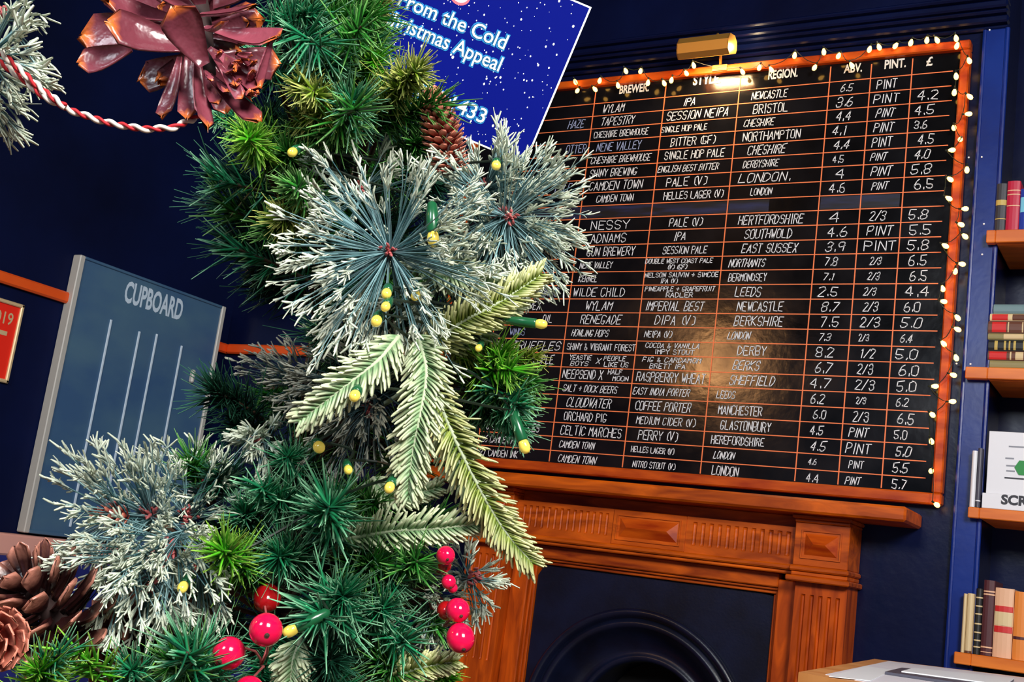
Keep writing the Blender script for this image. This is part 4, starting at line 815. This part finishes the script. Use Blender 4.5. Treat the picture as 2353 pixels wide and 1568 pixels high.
# ------------------------------------------------------------------ berries
def berry_sprig(items, label, base):
    b0 = D_(*base); o = empty('berry_sprig', b0, label, 'berries')
    for x, y, d, rpx, el, m in items:
        c = D_(x, y, d); r_ = rpx*d/FPX; ax = norm(c-b0+UP*.002) if np.linalg.norm(c-b0) > .004 else UP; ax = norm(ax*.6+UP*.4*-1)
        prof = [(max(.0003, r_*math.sin(PI*k/12)), -r_*el*math.cos(PI*k/12)*(1 if k else .96)) for k in range(13)]
        be = MB().lathe(prof, c, ax, 20).build('berry', m, o, True)
        MB().lathe([(r_*.12, 0), (r_*.16, .0006), (r_*.03, .0012)], c+ax*r_*el*.99, ax, 8).build('berry_tip', 'bark', be)
        s = c-ax*r_*el*.95; mid = (s+b0)/2+RT*.004+UP*.003
        MB().tube([b0, (b0+mid)/2+RT*.0015, mid, (mid+s)/2, s], .0009, 6).build('stalk', 'bud', o, True)
berry_sprig([(611, 1448, .78, 39, 1., 'berry'), (526, 1502, .79, 38, 1.02, 'berry'), (572, 1590, .79, 36, 1., 'berry'), (614, 1375, .86, 32, 1.3, 'berry_d')], 'sprig of large magenta-red berries at the bottom of the tree', (600, 1530, .83))
berry_sprig([(1058, 1467, .83, 33, 1.12, 'berry'), (1052, 1403, .84, 28, 1.1, 'berry'), (1025, 1404, .86, 22, 1.3, 'berry_d')], 'sprig of glossy red berries in front of the left fireplace upright', (1020, 1440, .88))
berry_sprig([(1024, 1277, .85, 22, 1.05, 'berry'), (1022, 1300, .86, 16, 1., 'berry_d'), (1031, 1338, .86, 17, 1., 'berry'), (1040, 1352, .87, 12, 1., 'berry')], 'small cluster of pink-red berries under the pointed fir frond', (1000, 1320, .89))
# ------------------------------------------------------------------ tree lights
tl = empty('tree_fairy_lights', D_(735, 1028, .84), 'string of unlit yellow bulbs in green holders wound through the tree', 'fairy lights')
TB = [(672, 350, .86, 12, (.4, 1)), (995, 548, .83, 15, (-.05, 1)), (865, 738, .80, 14, (.2, 1)), (886, 705, .80, 12, (.3, 1)), (888, 675, .81, 13, (0, 1)), (955, 680, .84, 12, (.5, 1)), (733, 1028, .83, 15, (-.9, .4)), (800, 1080, .84, 11, (-.6, .8)), (895, 1121, .81, 13, (.3, 1)),
      (815, 910, .78, 14, (.2, 1)), (668, 1450, .80, 15, (.9, .4)), (1205, 1026, .86, 14, (-.33, .94)), (1243, 745, .87, 12, (-1, .12)), (1140, 380, .90, 12, (0, 1)), (420, 1350, .80, 13, (.2, 1)), (1100, 800, .88, 9, (.4, .8))]
ends = []
for x, y, d, rp, (ux, uy) in TB:
    c = D_(x, y, d); r_ = rp*d/FPX; vis = (x, y) in ((1205, 1026), (1243, 745), (995, 548), (668, 1450)); ax = norm(ux*RT+uy*UP+FW*(.35 if vis else 2.5))
    MB().lathe([(r_*.15, -r_*1.25), (r_*.45, -r_*1.2), (r_*.8, -r_*.8), (r_*.95, -r_*.2), (r_*.9, r_*.5), (r_*.75, r_*1.0)], c, ax, 14).build('bulb', 'bulbglass', tl, True)
    long_ = (.026 if vis else .014)
    so = MB().lathe([(r_*.85, r_*.9), (r_*.98, r_*1.1), (r_*.98, long_*.6), (r_*.8, long_), (r_*.3, long_*1.1)], c, ax, 12).build('bulb_socket', 'socket', tl, True); ends.append(c+ax*long_*1.08)
order = sorted(range(len(ends)), key=lambda i: ends[i][2]); pp = []
for a, b in zip(order, order[1:]):
    A, Bq = ends[a], ends[b]
    for k in range(8): t = k/8; pp.append(A+(Bq-A)*t+FW*.05*math.sin(PI*t)+RT*.006*math.sin(2*PI*t))
pp.append(ends[order[-1]]); MB().tube(pp, .0011, 5).build('wire', 'wire', tl)
# ------------------------------------------------------------------ red and white twine
tw = empty('twine_loop', D_(230, 270, .60), 'twisted red and white twine hanging in a loop from the top pine cone', 'twine')
cp = [D_(-20, 130, .61), D_(45, 175, .605), D_(100, 222, .60), (D_(170, 257, .60)), D_(250, 283, .60), D_(330, 297, .60), D_(400, 294, .603), D_(455, 268, .615)]
cp = np.array(cp); s_ = np.linspace(0, len(cp)-1, 90); path = np.stack([np.interp(s_, range(len(cp)), cp[:, k]) for k in range(3)], 1)
for _ in range(4): path[1:-1] = (path[:-2]+2*path[1:-1]+path[2:])/4
def strand(path, ph, m, r=.00105, o_=.00095, pitch=.0125):
    T_ = norm(np.gradient(path, axis=0)); e1 = norm(np.cross(T_, FW)); e2 = np.cross(T_, e1); L = np.concatenate([[0], np.cumsum(np.linalg.norm(np.diff(path, axis=0), axis=1))]); a = 2*PI*L/pitch+ph
    MB().tube(list(path+o_*(np.cos(a)[:, None]*e1+np.sin(a)[:, None]*e2)), r, 6).build('strand', m, tw, True)
fine = np.stack([np.interp(np.linspace(0, 89, 360), range(90), path[:, k]) for k in range(3)], 1)
strand(fine, 0, 'twine_w', .0012); strand(fine, PI, 'twine_r', .0009)
cp2 = np.array([D_(0, 118, .60), D_(45, 160, .60), D_(95, 205, .60), D_(150, 245, .597)]); fine2 = np.stack([np.interp(np.linspace(0, 3, 120), range(4), cp2[:, k]) for k in range(3)], 1)
strand(fine2, 0, 'twine_w', .0012); strand(fine2, PI, 'twine_r', .0009)
